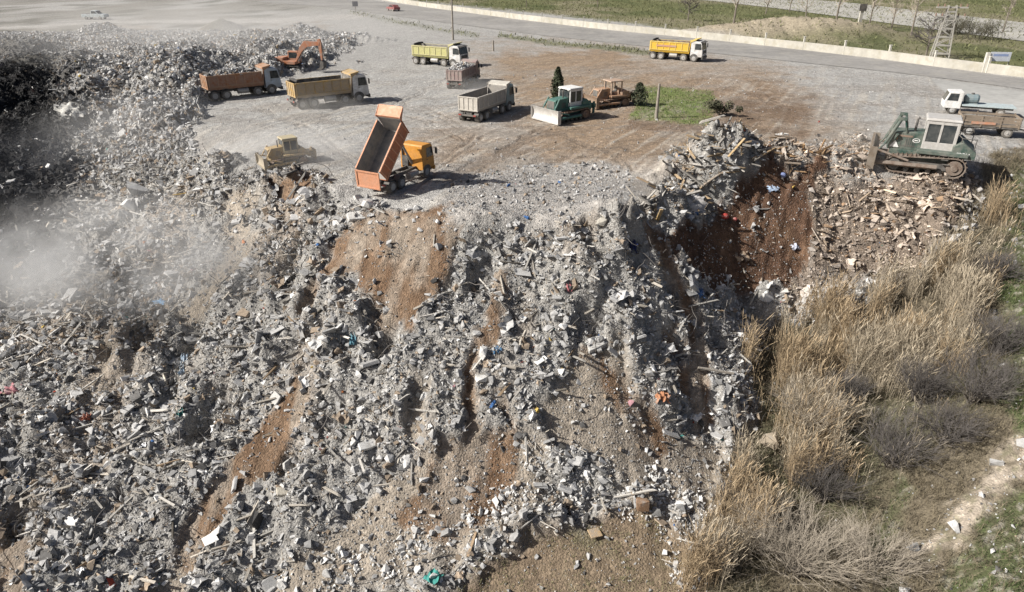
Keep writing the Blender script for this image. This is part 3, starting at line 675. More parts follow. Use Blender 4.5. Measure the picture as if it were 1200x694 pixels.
shrub(835,665,1.2,1.2,'low grey leafless shrub at the tip of the white stones near the bottom',9)

shrub(1170,415,1.7,2.0,'dark leafless shrub at the upper end of the shrub row on the green bank',10)
shrub(1075,470,1.6,2.2,'grey leafless shrub on the right flank of the reed belt',11)
shrub(880,640,1.9,1.8,'pale leafless shrub left of the largest spreading one near the bottom edge',12,TWIGP)
shrub(960,585,1.9,2.0,'grey leafless shrub in the reeds above the largest spreading one',13)
shrub(1165,330,1.4,1.7,'small dark leafless shrub at the green edge of the upper reeds',14)

def bare_tree(px, py, ht, label, seed, bushy=0, name='bare_tree'):
    rr = random.Random(seed); p = at(px, py); t = thing(name, label, 'tree', (p[0], p[1], hz(p[0], p[1]) - .1), 0, 'leafless trees beyond the road wall')
    a, b_ = MB(), MB(); sp = Vector((rr.gauss(0, .04), rr.gauss(0, .04), 1)).normalized()
    a.tube([Vector((0, 0, 0)), sp * ht * .3, sp * ht * .62 + Vector((rr.gauss(0, .15), 0, 0)), sp * ht * .9], [ht * .018 + .05, ht * .014 + .03, ht * .009 + .02, .03], 6)
    for k in range(14 + bushy * 14):
        z = rr.uniform(.22 if bushy else .3, .92); an = rr.uniform(0, 6.283); up = .5 if bushy else 1.1
        branch(b_, sp * ht * z, Vector((math.cos(an), math.sin(an), up)).normalized(), ht * (.34 if bushy else .26) * (1.15 - z * .6), .07, 2, rr, .45)
    a.build('trunk', BARK, t); b_.build('crown', TWIGP if not bushy else TWIG, t)
bare_tree(806,25,6.0,'dense dark leafless tree standing in the field above the yellow truck',21,1)
bare_tree(858,40,9.5,'tall thin leafless tree rising from the near edge of the pale earth mound',22)
bare_tree(897,17,6.5,'slim leafless tree at the near kerb of the far pale road',23)
bare_tree(925,14,6.0,'small leafless tree close behind the middle of the pale earth mound',24)
bare_tree(944,23,7.5,'leafless forked tree just beyond the crest of the pale earth mound',25)
bare_tree(977,38,10.0,'stout leafless tree at the right end of the pale earth mound',26)
bare_tree(1018,33,8.0,'leafless tree standing to the right of the small dark-headed signpost',27)
bare_tree(1044,36,8.0,'pale leafless tree midway between the signpost and the lattice pylon',28)
bare_tree(1067,44,8.5,'slender leafless tree next to the ragged thicket by the lattice pylon',29)
bare_tree(1085,66,7.0,'ragged dark leafless tree leaning at the left foot of the lattice pylon',30,1)
bare_tree(1175,38,7.0,'lone thin leafless tree right of the pylon beside the far pale road',31)
bare_tree(700,10,5.5,'small leafless tree alone in the field above the middle of the wall',32)
bare_tree(617,8,5.0,'small pale leafless tree in the field near the left end of the wall',33)
def thicket(px, py, rad, ht, label, seed):
    rr = random.Random(seed); p = at(px, py); t = thing('thicket', label, 'shrub', (p[0], p[1], hz(p[0], p[1]) - .1)); b_ = MB()
    for k in range(46):
        an = rr.uniform(0, 6.283); q = Vector((rr.gauss(0, rad * .5), rr.gauss(0, rad * .4), 0)); branch(b_, q, Vector((math.cos(an) * .6, math.sin(an) * .6, 1)).normalized(), ht * rr.uniform(.6, 1), .06, 2, rr, .6)
    b_.build('stems', surf('dark_twigs', (.075, .07, .05), 4, .3), t)
thicket(1140,46,5.0,3.0,'dark leafless thicket on the grass right of the lattice pylon',41)
thicket(1118,40,3.0,2.6,'low brown brush directly behind the lattice pylon',42)

def cone_tree(px, py, ht, rad, label, seed, name='cypress_tree'):
    rr = random.Random(seed); p = at(px, py); t = thing(name, label, 'tree', (p[0], p[1], hz(p[0], p[1]) - .05)); a = MB()
    a.tube([(0, 0, 0), (0, 0, ht * .9)], [.11, .02], 6); a.build('trunk', BARK, t)
    V, Fc, Cc = [], [], []
    for k in range(int(1500)):
        z = rr.random() ** .8; r = rad * min(1, 2.6 * z + .35) * (1 - z) ** .55 * (.3 + .8 * rr.random() ** .5) * (1 + .3 * math.sin(z * 13 + seed + 2 * math.sin(k % 7))); an = rr.uniform(0, 6.283)
        c = Vector((r * math.cos(an), r * math.sin(an), .15 + z * ht * .97)); o1 = Vector((rr.gauss(0, 1), rr.gauss(0, 1), rr.gauss(.6, .6))).normalized() * ht * .07; o2 = o1.orthogonal().normalized() * ht * .022
        i = len(V); V += [c - o1 * .5, c + o2, c + o1 * .7, c - o2]; Fc.append((i, i + 1, i + 2, i + 3)); g = rr.uniform(.6, 1.4); Cc += [(.06 * g, .07 * g, .042 * g)] * 4
    np_mesh('crown', np.array(V), [np.array(Fc)], VM, np.array(Cc), parent=t)
cone_tree(653,118,3.6,.8,'dark green cypress standing right behind the green bulldozer with white blade',51)
cone_tree(748,124,2.4,1.0,'grey-green young conifer behind the rusty orange bulldozer',52,'conifer_tree')
def leafy(px, py, ht, rad, label, seed):
    rr = random.Random(seed); p = at(px, py); t = thing('field_bush', label, 'shrub', (p[0], p[1], hz(p[0], p[1]) - .05), 0); a = MB()
    for k in range(6): a.tube([(0, 0, 0), (rr.gauss(0, rad * .4), rr.gauss(0, rad * .4), ht * .6)], [.05, .02], 5)
    a.build('stems', BARK, t); V, Fc, Cc = [], [], []
    cl = [(rr.gauss(0, rad * .5), rr.gauss(0, rad * .4), ht * rr.uniform(.35, .85), rad * rr.uniform(.25, .5)) for _ in range(9)]
    for k in range(1100):
        q = rr.choice(cl); d = Vector((rr.gauss(0, 1), rr.gauss(0, 1), rr.gauss(0, .8))).normalized() * q[3] * rr.random() ** .4; c = Vector(q[:3]) + d
        o1 = Vector((rr.gauss(0, 1), rr.gauss(0, 1), rr.gauss(0, 1))).normalized() * .11; o2 = o1.orthogonal().normalized() * .07
        i = len(V); V += [c - o1, c + o2, c + o1, c - o2]; Fc.append((i, i + 1, i + 2, i + 3)); g = rr.uniform(.5, 1.4); Cc += [(.075 * g, .075 * g, .045 * g)] * 4
    np_mesh('foliage', np.array(V), [np.array(Fc)], VM, np.array(Cc), parent=t)
leafy(842,136,1.7,1.4,'grey-green bush between the green crop patch and the ploughed strip',61)
x, y = scatter(16000, 8, 36, 66, 98, lambda x, y: sample(crop, x, y) * .8); n = len(x)
stalks('crop_grass', x, y, RNG.uniform(.08, .3, n), RNG.uniform(.02, .045, n), np.array([.13, .18, .055]) * RNG.uniform(.5, 1.5, n)[:, None], 2, False, .5, leaf_len=.8)
x, y = scatter(5000, -30, 60, 48, 110, lambda x, y: np.clip(sample(flat, x, y) * (sample(n1, x, y) > .56) * .5 + sample(plough, x, y) * .5, 0, 1) * (sample(brown_yard, x, y) > .3)); n = len(x)
stalks('yard_weeds', x, y, RNG.uniform(.05, .2, n), RNG.uniform(.012, .03, n), np.array([.17, .15, .085]) * RNG.uniform(.5, 1.4, n)[:, None], 3, False, .6, leaf_len=.9)
# ------------------------------------------------------------------ machines
RUBBER = paint('tyre_rubber', (.03, .03, .03), .8, .4); RIM = paint('wheel_rim', (.45, .45, .44), .5, .5); DARK = paint('dark_steel', (.05, .05, .05), .6, .3)
WHITE = paint('white_paint', (.78, .78, .76), .4, .25); GLASS = glassy(); LAMP = paint('lamp_lens', (.7, .7, .66), .2, .2); STEEL = paint('worn_steel', (.42, .41, .39), .45, .3, metal=.3)
RUSTY = paint('rusty_steel', (.17, .095, .06), .75, .35); REDL = paint('tail_lens', (.35, .03, .02), .3, .2); ORANGEP = paint('orange_marker', (.8, .28, .03), .4, .1)
TARP = paint('black_tarpaulin', (.02, .02, .022), .8, .15)

def wheel(parent, x, y, r, wd, name='wheel', double=False, mat=RUBBER, rim=RIM):
    s = 1 if y > 0 else -1; t = MB(); h = wd / 2
    t.tube([(x, y - h, r), (x, y - h * .75, r), (x, y + h * .75, r), (x, y + h, r)], [r * .88, r, r, r * .88], 20)
    for k in range(20):
        a = k * math.pi / 10; t.box((x + math.cos(a) * r, y, r + math.sin(a) * r), (.03, wd * .8, r * .14), 0, (0, -a, 0))
    o = t.build(name, mat, parent)
    m = MB(); m.tube([(x, y + s * h * .6, r), (x, y + s * (h + .012), r)], [r * .62, r * .58], 16); m.tube([(x, y + s * h, r), (x, y + s * (h + .07), r)], [r * .24, r * .17], 10)
    for k in range(8):
        a = k * math.pi / 4; m.tube([(x + math.cos(a) * r * .4, y + s * h, r + math.sin(a) * r * .4), (x + math.cos(a) * r * .4, y + s * (h + .03), r + math.sin(a) * r * .4)], .025, 5)
    m.build('rim', rim, o); return o

def truck(label, loc, head, cabc, bedc, innerc, scale=1.0, tip=0, tarp=True, trim=None, dust=.4, ribs=7, canopy='lip', name='dump_truck', stripe=None, wear=None, short=0):
    t = thing(name, label, 'truck', loc, R(head), 'dump trucks working at the site', scale)
    cm = paint('cab_' + cabc[0], cabc[1], .4, dust); bm_ = paint('bed_' + bedc[0], bedc[1], .55, dust); im = paint('bed_inside_' + innerc[0], innerc[1], .55, .5)
    tm = paint('bed_trim_' + trim[0], trim[1], .5, dust) if trim else bm_
    f = MB()
    for s in (-1, 1): f.box((-.2 - short / 2, s * .42, .92), (8.0 - short, .12, .3))
    for x in (-4.0, -2.6, -1.0, .8, 2.3 - short * .5, 3.6 - short): f.box((x, 0, .92), (.14, .72, .22))
    for x in ((2.95 - short, -2.2, -3.5) if short else (2.95, 1.35, -2.2, -3.5)): f.tube([(x, -1.0, .52), (x, 1.0, .52)], .09, 8)
    f.box((-4.22, 0, .78), (.12, 2.2, .16)); f.build('chassis', DARK, t)
    for x in ((2.95 - short,) if short else (2.95, 1.35)):
        for s in (-1, 1): wheel(t, x, s * 1.06, .52, .32)
    for x in (-2.2, -3.5):
        for s in (-1, 1): wheel(t, x, s * .98, .52, .56)
    for s in (-1, 1):
        m = MB(); m.tube([(-.9, s * .95, .75), (.3, s * .95, .75)], .29, 12) if s < 0 else m.box((-.3, s * .95, .72), (1.1, .5, .5)); m.build('fuel_tank' if s < 0 else 'tool_box', STEEL, t)
        m = MB()
        for xc in (-2.2, -3.5):
            pr = [(xc + math.cos(a) * .66, .52 + math.sin(a) * .66) for a in np.linspace(.5, math.pi - .5, 7)] + [(xc + math.cos(a) * .62, .52 + math.sin(a) * .62) for a in np.linspace(math.pi - .5, .5, 7)]
            m.prism(pr, s * .70, s * 1.24)
        m.build('mudguard', DARK, t)
        m = MB(); m.box((-4.29, s * .9, .8), (.04, .32, .14)); m.build('tail_light', REDL, t)
    # cab
    c = MB(); prof = [(2.35, .72), (4.12, .72), (4.2, 1.0), (4.14, 1.72), (3.92, 2.72), (3.72, 2.92), (2.45, 2.98), (2.35, 2.86)]
    c.prism(prof, -1.2, 1.2); cab = c.build('cab', cm, t, bevel=.05); cab.location.x = -short
    m = MB(); m.add([(4.155, -1.08, 1.78), (4.155, 1.08, 1.78), (3.955, 1.02, 2.68), (3.955, -1.02, 2.68), (4.11, -1.08, 1.76), (4.11, 1.08, 1.76), (3.91, 1.02, 2.66), (3.91, -1.02, 2.66)], [(0,1,2,3),(4,7,6,5),(0,4,5,1),(1,5,6,2),(2,6,7,3),(3,7,4,0)]); m.build('windscreen', GLASS, cab)
    m = MB(); m.box((4.02, 0, 2.86), (.5, 1.9, .05), 0, (0, .3, 0)); m.build('sun_visor', DARK, cab)
    for s in (-1, 1):
        m = MB(); m.prism([(2.98, 1.78), (4.0, 1.78), (3.83, 2.62), (2.98, 2.62)], s * 1.195, s * 1.215); m.build('side_window', GLASS, cab)
        m = MB(); m.prism([(2.9, .95), (4.02, .95), (4.05, 1.7), (2.9, 1.7)], s * 1.197, s * 1.212); d = m.build('door', cm, cab); m = MB(); m.box((3.05, s * 1.225, 1.6), (.18, .03, .05)); m.build('handle', DARK, d) if False else m.build('door_handle', DARK, cab)
        m = MB(); m.box((4.2, s * .88, .95), (.06, .36, .2)); m.build('headlight', LAMP, cab)
        m = MB(); m.tube([(4.0, s * 1.2, 2.5), (4.15, s * 1.42, 2.5)], .02, 5); m.box((4.15, s * 1.45, 2.2), (.1, .2, .55)); m.build('mirror', DARK, cab)
        m = MB(); m.prism([(2.95 + math.cos(a) * .64, .56 + math.sin(a) * .62) for a in np.linspace(0, math.pi, 9)], s * 1.0, s * 1.225); m.build('wheel_arch', DARK, cab)
    m = MB(); m.box((4.2, 0, .62), (.2, 2.4, .36)); m.build('bumper', cm if wear else DARK, cab)
    m = MB(); m.box((4.19, 0, 1.4), (.04, 1.7, .42))
    for k in range(4): m.box((4.215, 0, 1.24 + k * .11), (.03, 1.6, .03))
    m.build('grille', DARK, cab)
    m = MB(); m.tube([(2.25 - short, .9, .9), (2.25 - short, .9, 2.95)], .07, 8); m.box((2.2 - short, .55, 1.5), (.2, .6, .9)); m.build('intake_stack', DARK, t)
    # tipping body, origin at the rear hinge
    hx, hz_ = -4.0, 1.12; b = MB(); Ln, Wd, Hh = 6.05 - short, 2.46, 1.55
    b.box((Ln / 2, 0, .06), (Ln, Wd - .3, .12), 0); b.box((Ln / 2, 0, .128), (Ln - .1, Wd - .22, .012), 1)
    for s in (-1, 1):
        pr = [(s * (Wd / 2 - .14), 0), (s * Wd / 2, .32), (s * Wd / 2, Hh), (s * (Wd / 2 - .07), Hh), (s * (Wd / 2 - .07), .36), (s * (Wd / 2 - .24), .10)]
        vs = [(0, yy, zz) for yy, zz in pr] + [(Ln, yy, zz) for yy, zz in pr]; n = 6
        for i in range(n): b.add([vs[i], vs[(i + 1) % n], vs[(i + 1) % n + n], vs[i + n]], [(0, 1, 2, 3)], 1 if i in (3, 4) else 0)
        b.add(vs, [list(range(6)), list(range(6, 12))], 0)
        b.box((Ln / 2, s * Wd / 2, Hh - .04), (Ln, .13, .14), 2); b.box((Ln / 2, s * Wd / 2, .36), (Ln, .08, .1), 2)
        for k in range(ribs): b.box((.1 + (Ln - .2) * k / (ribs - 1), s * (Wd / 2 + .02), .92), (.1, .07, 1.08), 2)
    b.prism([(Ln - .02, 0), (Ln + .06, 0), (Ln + .30, Hh + .28), (Ln + .2, Hh + .28)], -Wd / 2 + .02, Wd / 2 - .02, 0)
    b.prism([(Ln - .05, .13), (Ln - .022, .13), (Ln + .19, Hh + .2), (Ln + .16, Hh + .2)], -Wd / 2 + .08, Wd / 2 - .08, 1)
    bed = b.build('dump_bed', [bm_, im, tm], t, bevel=.012); bed.location = (hx, 0, hz_); bed.rotation_euler = (0, -R(tip), 0)
    m = MB()
    if canopy == 'lip':
        m.prism([(Ln + .18, Hh + .26), (Ln + .32, Hh + .26), (Ln + 1.15, Hh + .52), (Ln + 1.15, Hh + .6), (Ln + .22, Hh + .40)], -Wd / 2 + .03, Wd / 2 - .03)
        for s in (-1, 1): m.prism([(Ln + .2, Hh), (Ln + .3, Hh + .1), (Ln + 1.1, Hh + .5), (Ln + 1.1, Hh + .62), (Ln + .1, Hh + .42)], s * (Wd / 2 - .02), s * (Wd / 2 + .03))
    m.build('canopy', tm, bed)
    if tip:
        g = MB(); g.box((0, 0, -.72), (.07, Wd - .06, 1.42)); g.box((-.05, 0, -.05), (.09, Wd, .14)); g.box((-.05, 0, -1.38), (.09, Wd, .14))
        for s in (-1, 1): g.box((-.05, s * (Wd / 2 - .09), -.72), (.09, .16, 1.3))
        tg = g.build('tailgate', tm, bed, bevel=.012); tg.location = (-.12, 0, Hh - .02); tg.rotation_euler = (0, R(tip) * .92, 0)
    else:
        g = MB(); g.box((-.05, 0, .82), (.07, Wd - .04, 1.46))
        for k in range(5): g.box((-.1, (k - 2) * (Wd - .2) / 4, .82), (.07, .12, 1.4))
        for z in (.16, 1.5): g.box((-.1, 0, z), (.08, Wd - .02, .12))
        g.build('tailgate', tm, bed, bevel=.012)
    if tarp:
        g = MB(); g.tube([(.35, -Wd / 2 + .1, Hh + .16), (.35, 0, Hh + .2), (.35, Wd / 2 - .1, Hh + .16)], [.13, .17, .13], 8); g.build('tarpaulin_roll', TARP, bed)
    if tip:
        g = MB(); g.tube([(1.2, 0, 1.05), (-4.0 + 4.4 * math.cos(R(tip)), 0, 1.12 + 4.4 * math.sin(R(tip)))], [.13, .07], 8); g.build('lift_ram', STEEL, t)
    if stripe:
        for s in (-1, 1):
            g = MB(); g.box((Ln * .42, s * (Wd / 2 + .062), .95), (Ln * .52, .012, .26)); g.build('side_lettering_band', paint('faded_' + stripe[0], stripe[1], .6, .5), bed)
    return t
def load(tr, label, seed, L_=5.7, W_=2.2, z=2.38, h=.85):
    """loose rubble lying in a truck's bed"""
    n = 900; u = RNG.uniform(-.5, .5, n); v = RNG.uniform(-.5, .5, n)
    top = h * (1 - (2 * u) ** 2 * .7) * (1 - (2 * v) ** 2 * .6)
    p = np.stack([u * L_ - .95, v * W_, z + top * RNG.random(n) ** .3], -1); s = psize(n, .06, .32, 2.0)
    base = MB(); base.box((-.95, 0, z - .25), (L_ - .1, W_, .5))
    V, F3, F4, cc = pieces(BLOCKS + SLABS[:4], p, s, palette(n) * 1.15)
    off = len(V); bv = np.array(base.v); V = np.concatenate([V, bv]); F4 = list(F4) + [np.array(base.f) + off]; cc = np.concatenate([cc, np.full((8, 3), .25)])
    o = np_mesh('rubble_load', V, [np.concatenate(F3), np.concatenate(F4)], CM, cc)
    o.location = tr.location; o.rotation_euler = tr.rotation_euler; o.scale = tr.scale
    tag(o, label, 'rubble', 'loads of rubble in truck beds', 'thing'); return o
def along(px, py, d, head):
    p = at(px, py); return (p[0] + d * math.cos(R(head)), p[1] + d * math.sin(R(head)))
def gp(xy, dz=-.02): return (xy[0], xy[1], hz(xy[0], xy[1]) + dz)

T1 = truck('loaded dump truck with rusty orange-brown bed and pale blue cab beside the orange excavator', gp(along(286,113,0,0)), 38, ('blue', (.40, .48, .56)), ('rust', (.31, .125, .055)), ('grey', (.2, .19, .18)), trim=('tan', (.38, .19, .09)), dust=.35)
load(T1, 'pale rubble heaped in the rusty orange-brown truck bed', 1)
T2 = truck('empty dump truck with tan and mustard bed and white cab raising dust on the yard', gp(along(387,123,0,0)), 36, ('white', (.74, .74, .73)), ('tan', (.46, .335, .19)), ('black', (.03, .03, .03)), trim=('mustard', (.46, .30, .10)), dust=.45)
T3 = truck('dump truck with pale yellow-green bed and white cab parked by the utility pole', gp(along(516,76,0,0)), -27, ('white', (.74, .74, .73)), ('lime', (.50, .48, .19)), ('grey', (.2, .19, .18)), trim=('lime_pale', (.55, .51, .26)), dust=.2, tarp=True)
T4 = truck('loaded dump truck with dull maroon ribbed bed seen from behind below the utility pole', gp(along(532,105,3.6,74)), 74, ('maroon', (.20, .10, .09)), ('maroon', (.22, .125, .115)), ('grey', (.2, .19, .18)), trim=('pinkish', (.34, .24, .225)), scale=.84, tarp=False, dust=.5)
load(T4, 'grey-white rubble filling the maroon ribbed truck bed', 2, z=2.42)
T5 = truck('empty dump truck with weathered pale grey bed seen from behind in mid-yard', gp(along(548,144,3.9,62)), 62, ('teal', (.20, .30, .33)), ('grey', (.40, .38, .35)), ('grey_dark', (.20, .19, .18)), trim=('ivory', (.56, .53, .47)), scale=.92, tarp=False, dust=.35)
T6 = truck('orange dump truck with its bed raised, tipping rubble over the edge', gp(along(447,231,2.9,62)), 62, ('orange', (.62, .27, .03)), ('salmon', (.44, .15, .065)), ('slate', (.16, .16, .165)), trim=('salmon_pale', (.58, .27, .15)), short=1.35, scale=.80, tip=45, tarp=False, dust=.12, wear=True)
T7 = truck('bright yellow dump truck with white cab on the roadside by the cream wall', gp(along(793,70,0,0)), -30, ('white', (.74, .74, .73)), ('yellow', (.68, .42, .03)), ('brown', (.12, .06, .04)), trim=('yellow_pale', (.66, .50, .14)), dust=.1, stripe=('red', (.55, .24, .13)))

def track_path(L_, r1, r2, n):
    """points round a crawler track: idler radius r1 in front, sprocket r2 behind"""
    pts = []; xf, xr = L_ / 2 - r1, -L_ / 2 + r2
    for a in np.linspace(-90, 90, 9): pts.append((xf + r1 * math.cos(R(a)), r1 + r1 * math.sin(R(a))))
    for a in np.linspace(90, 270, 11): pts.append((xr + r2 * math.cos(R(a)), r2 + r2 * math.sin(R(a))))
    pts.append(pts[0]); P = np.array(pts); s = np.r_[0, np.cumsum(np.hypot(*np.diff(P, axis=0).T))]; t = np.arange(n) * s[-1] / n
    return np.stack([np.interp(t, s, P[:, 0]), np.interp(t, s, P[:, 1])], -1), s[-1] / n
def tracks(t, L_, yc, wd, r1, r2, mat, fmat, n=40):
    for s in (-1, 1):
        P, st = track_path(L_, r1, r2, n); m = MB()
        for i in range(n):
            a, b = P[i], P[(i + 1) % n]; an = math.atan2(b[1] - a[1], b[0] - a[0]); c = (a + b) / 2
            m.box((c[0], s * yc, c[1]), (st * .96, wd, .06), 0, (0, -an, 0)); m.box((c[0] + math.sin(an) * .06, s * yc, c[1] - math.cos(an) * .06), (.035, wd, .09), 0, (0, -an, 0))
        k = m.build('track', mat, t)
        m = MB(); m.box((0, s * yc, .55 * r1 * 2), (L_ - r1 - r2, wd * .62, r1 * .75)); 
        for x in np.linspace(-L_ / 2 + r2 * 1.2, L_ / 2 - r1 * 1.2, 6): m.tube([(x, s * (yc - wd * .36), .22), (x, s * (yc + wd * .36), .22)], .15, 10)
        m.build('track_frame', fmat, k)
        m = MB()
        xr = -L_ / 2 + r2; m.tube([(xr, s * (yc - wd * .3), r2), (xr, s * (yc + wd * .46), r2)], [r2 * .8, r2 * .74], 18); m.tube([(xr, s * yc, r2), (xr, s * (yc + wd * .58), r2)], [r2 * .4, r2 * .3], 12); m.build('sprocket', mat, k)
        m = MB(); xf = L_ / 2 - r1; m.tube([(xf, s * (yc - wd * .3), r1), (xf, s * (yc + wd * .46), r1)], [r1 * .78, r1 * .7], 16); m.build('idler', fmat, k)

def dozer(label, loc, head, body, cabc, bladec, scale=1.0, closed=True, tall_ram=False, blade_z=.15, bigcab=False, dust=.3, ripper=True, trackm=None, bw=3.7):
    t = thing('bulldozer', label, 'bulldozer', loc, R(head), 'bulldozers on the site', scale)
    bm_ = paint('dozer_' + body[0], body[1], .45, dust); cm = paint('dozer_cab_' + cabc[0], cabc[1], .4, .15 if cabc[0] == 'white' else dust); lm = paint('blade_' + bladec[0], bladec[1], .4, .3, metal=.2)
    TM = trackm or RUSTY
    tracks(t, 4.1, 1.05, .6, .46, .56, TM, DARK)
    m = MB(); m.prism([(-1.9, .55), (1.95, .55), (2.0, 1.0), (1.98, 1.2), (-1.9, 1.2)], -.72, .72)
    m.prism([(-2.0, 1.2), (.6, 1.2), (.6, 1.42), (-2.0, 1.42)], -1.32, 1.32)          # decks over the tracks
    m.prism([(-2.35, 1.1), (-1.15, 1.1), (-1.15, 1.75), (-1.6, 2.05), (-2.35, 1.5)], -1.15, 1.15)   # rear tank
    hull_ = m.build('hull', bm_, t, bevel=.03)
    m = MB(); m.prism([(.35, 1.2), (2.15, 1.15), (2.2, 1.3), (2.12, 2.12), (1.9, 2.2), (.35, 2.28)], -.62, .62); hood = m.build('engine_hood', bm_, t, bevel=.05)
    for s in (-1, 1):
        m = MB()
        for k in range(5): m.box((.8 + k * .11, s * .63, 1.62), (.05, .02, .5))
        m.build('side_vent', DARK, hood)
    m = MB(); m.box((2.19, 0, 1.68), (.03, 1.0, .75)); m.build('grille', DARK, hood)
    m = MB(); m.tube([(.9, .32, 2.2), (.9, .32, 2.95), (.82, .32, 3.06)], .065, 8); m.build('exhaust_pipe', DARK, hood)
    # cab
    x0, x1, z0, z1 = -1.25, .42, 1.42, 3.05; hw = .88
    if closed:
        m = MB()
        for s in (-1, 1):
            for x, wd in ((x0 + .06, .16), (-.38, .12), (x1 - .06, .12)): m.box((x, s * (hw - .05), (z0 + z1) / 2), (wd, .1, z1 - z0))
            m.box(((x0 + x1) / 2, s * (hw - .05), 1.62), (x1 - x0, .09, .42)); m.box(((x0 + x1) / 2, s * (hw - .05), z1 - .1), (x1 - x0, .09, .2))
        m.box((x0 + .05, 0, 1.75), (.09, 2 * hw - .2, .65)); m.box((x1 - .05, 0, 1.6), (.08, 2 * hw - .2, .35)); cab = m.build('cab', cm, t, bevel=.015)
        for s in (-1, 1):
            m = MB(); m.box(((x0 - .38) / 2 + .02, s * (hw - .055), 2.35), (.72, .03, 1.02)); m.build('side_window', GLASS, cab)
            m = MB(); m.box((.02, s * (hw - .055), 2.35), (.66, .03, 1.02)); m.build('door_window', GLASS, cab)
        m = MB(); m.box((x1 - .06, 0, 2.35), (.03, 2 * hw - .22, 1.1)); m.build('windscreen', GLASS, cab)
        m = MB(); m.box((x0 + .06, 0, 2.5), (.03, 2 * hw - .22, .85)); m.build('rear_window', GLASS, cab)
        m = MB(); m.box(((x0 + x1) / 2, 0, z1 + .06), (x1 - x0 + .18, 2 * hw + .1, .14), taper=.94); m.build('roof', cm, cab, bevel=.04)
    else:
        m = MB()
        for s in (-1, 1):
            for x in (x0 + .08, x1 - .1): m.box((x, s * (hw - .08), (z0 + z1) / 2), (.13, .13, z1 - z0))
        m.box((x0 + .3, 0, 1.75), (.12, 1.1, .75)); m.box((x0 + .6, 0, 1.6), (.6, .7, .3)); cab = m.build('canopy_frame', cm, t)
        m = MB(); m.box(((x0 + x1) / 2, 0, z1 + .05), (x1 - x0 + .35, 2 * hw + .25, .12), taper=.96); m.build('roof', cm, cab, bevel=.03)
        m = MB(); m.box((-.55, 0, 1.75), (.5, .55, .14)); m.box((-.8, 0, 2.1), (.12, .55, .6)); m.build('seat', DARK, cab)
    # blade and linkage
    bx = 2.75; pr = []
    for a in np.linspace(-1, 1, 8): pr.append((bx + .22 * a * a, blade_z + .65 + .65 * a))
    pr += [(x - .09, z) for x, z in pr[::-1]]
    m = MB(); m.prism(pr, -bw / 2, bw / 2); m.box((bx + .2, 0, blade_z + .06), (.06, bw, .16)); m.box((bx - .1, 0, blade_z + .45), (.16, bw * .9, .12)); m.box((bx - .1, 0, blade_z + .95), (.16, bw * .9, .1))
    for s in (-1, 1): m.box((bx + .08, s * bw / 2, blade_z + .66), (.42, .05, 1.34))
    m.build('blade', lm, t, bevel=.01)
    for s in (-1, 1):
        m = MB(); m.tube([(-.6, s * 1.48, .55), (bx - .1, s * 1.48, blade_z + .35)], .13, 6); m.tube([(.9, s * 1.45, .75), (bx - .1, s * 1.35, blade_z + 1.05)], .07, 6); m.build('push_arm', bm_ if not tall_ram else TM, t)
        m = MB(); top = (1.75, s * .8, 2.95) if tall_ram else (1.75, s * .82, 2.3)
        m.tube([top, (2.3, s * .88, 1.5)], .1, 8); m.tube([(2.3, s * .88, 1.5), (bx - .05, s * .95, blade_z + .8)], .05, 8); m.tube([(1.9, s * .66, 1.7), (1.75, s * .82, 2.1)], .09, 6)
        if tall_ram: m.box((1.66, s * .8, 2.98), (.42, .2, .16)); m.tube([(1.3, s * .62, 2.2), (1.5, s * .78, 2.95)], .07, 6)
        m.build('lift_ram', bm_, t)
    if ripper:
        m = MB(); m.box((-2.5, 0, 1.0), (.35, 1.5, .4))
        for s in (-1, 1): m.tube([(-2.4, s * .5, 1.35), (-3.1, s * .5, 1.25)], .08, 6); m.tube([(-2.4, s * .5, .8), (-3.1, s * .5, .95)], .08, 6)
        m.box((-3.15, 0, 1.1), (.25, 1.7, .42))
        for y in (-.6, 0, .6): m.prism([(-3.3, .35), (-3.05, .3), (-3.08, 1.5), (-3.3, 1.5)], y - .07, y + .07)
        m.build('ripper', bm_, t)
    m = MB()
    for s in (-1, 1): m.box((.44, s * .6, 3.02), (.1, .18, .12)); m.box((x0 - .04, s * .6, 3.0), (.1, .18, .12))
    m.build('work_lamps', LAMP, cab)
    return t
D1 = dozer('yellow bulldozer with cab pushing rubble at the edge left of the tipping truck', gp(along(337,193,0,0)), 214, ('yellow', (.45, .30, .10)), ('cream', (.50, .42, .24)), ('dusty', (.42, .36, .26)), scale=.68, dust=.4, bw=3.3)
D2 = dozer('green bulldozer with white cab and wide bare white blade beside the grey truck', gp(along(664,139,0,0)), 218, ('green', (.03, .135, .112)), ('white', (.74, .74, .72)), ('bare', (.66, .65, .62)), scale=.98, dust=.15, bw=4.1)
D3 = dozer('rusty orange bulldozer with open canopy parked behind the green bulldozer', gp(along(714,124,0,0)), 205, ('rust_orange', (.42, .22, .105)), ('rust_roof', (.46, .30, .20)), ('rust_blade', (.3, .2, .13)), scale=.85, closed=False, dust=.4, bw=3.5)
D4 = dozer('large dark green bulldozer with pale cab and tall lift rams on the rubble crest', gp(along(1080,200,0,0)), 152, ('deep_green', (.012, .058, .046)), ('pale_grey', (.52, .51, .49)), ('muddy', (.2, .16, .12)), scale=1.27, tall_ram=True, dust=.3, bw=3.9, ripper=False, trackm=paint('muddy_track', (.13, .085, .06), .8, .4))
for s in (-1, 1):
    m = MB()
    for x in (-2.2, -1.5): m.tube([(x, s * 1.1, 1.6), (x, s * 1.1, 2.25)], .025, 5)
    m.tube([(-2.2, s * 1.1, 2.25), (-1.5, s * 1.1, 2.25), (-1.3, s * .95, 2.4)], .025, 5)
    m.build('handrail', DARK, D4)
m = MB()
for x in (.9, 1.5): m.box((x, .632, 1.72), (.025, .012, .85))
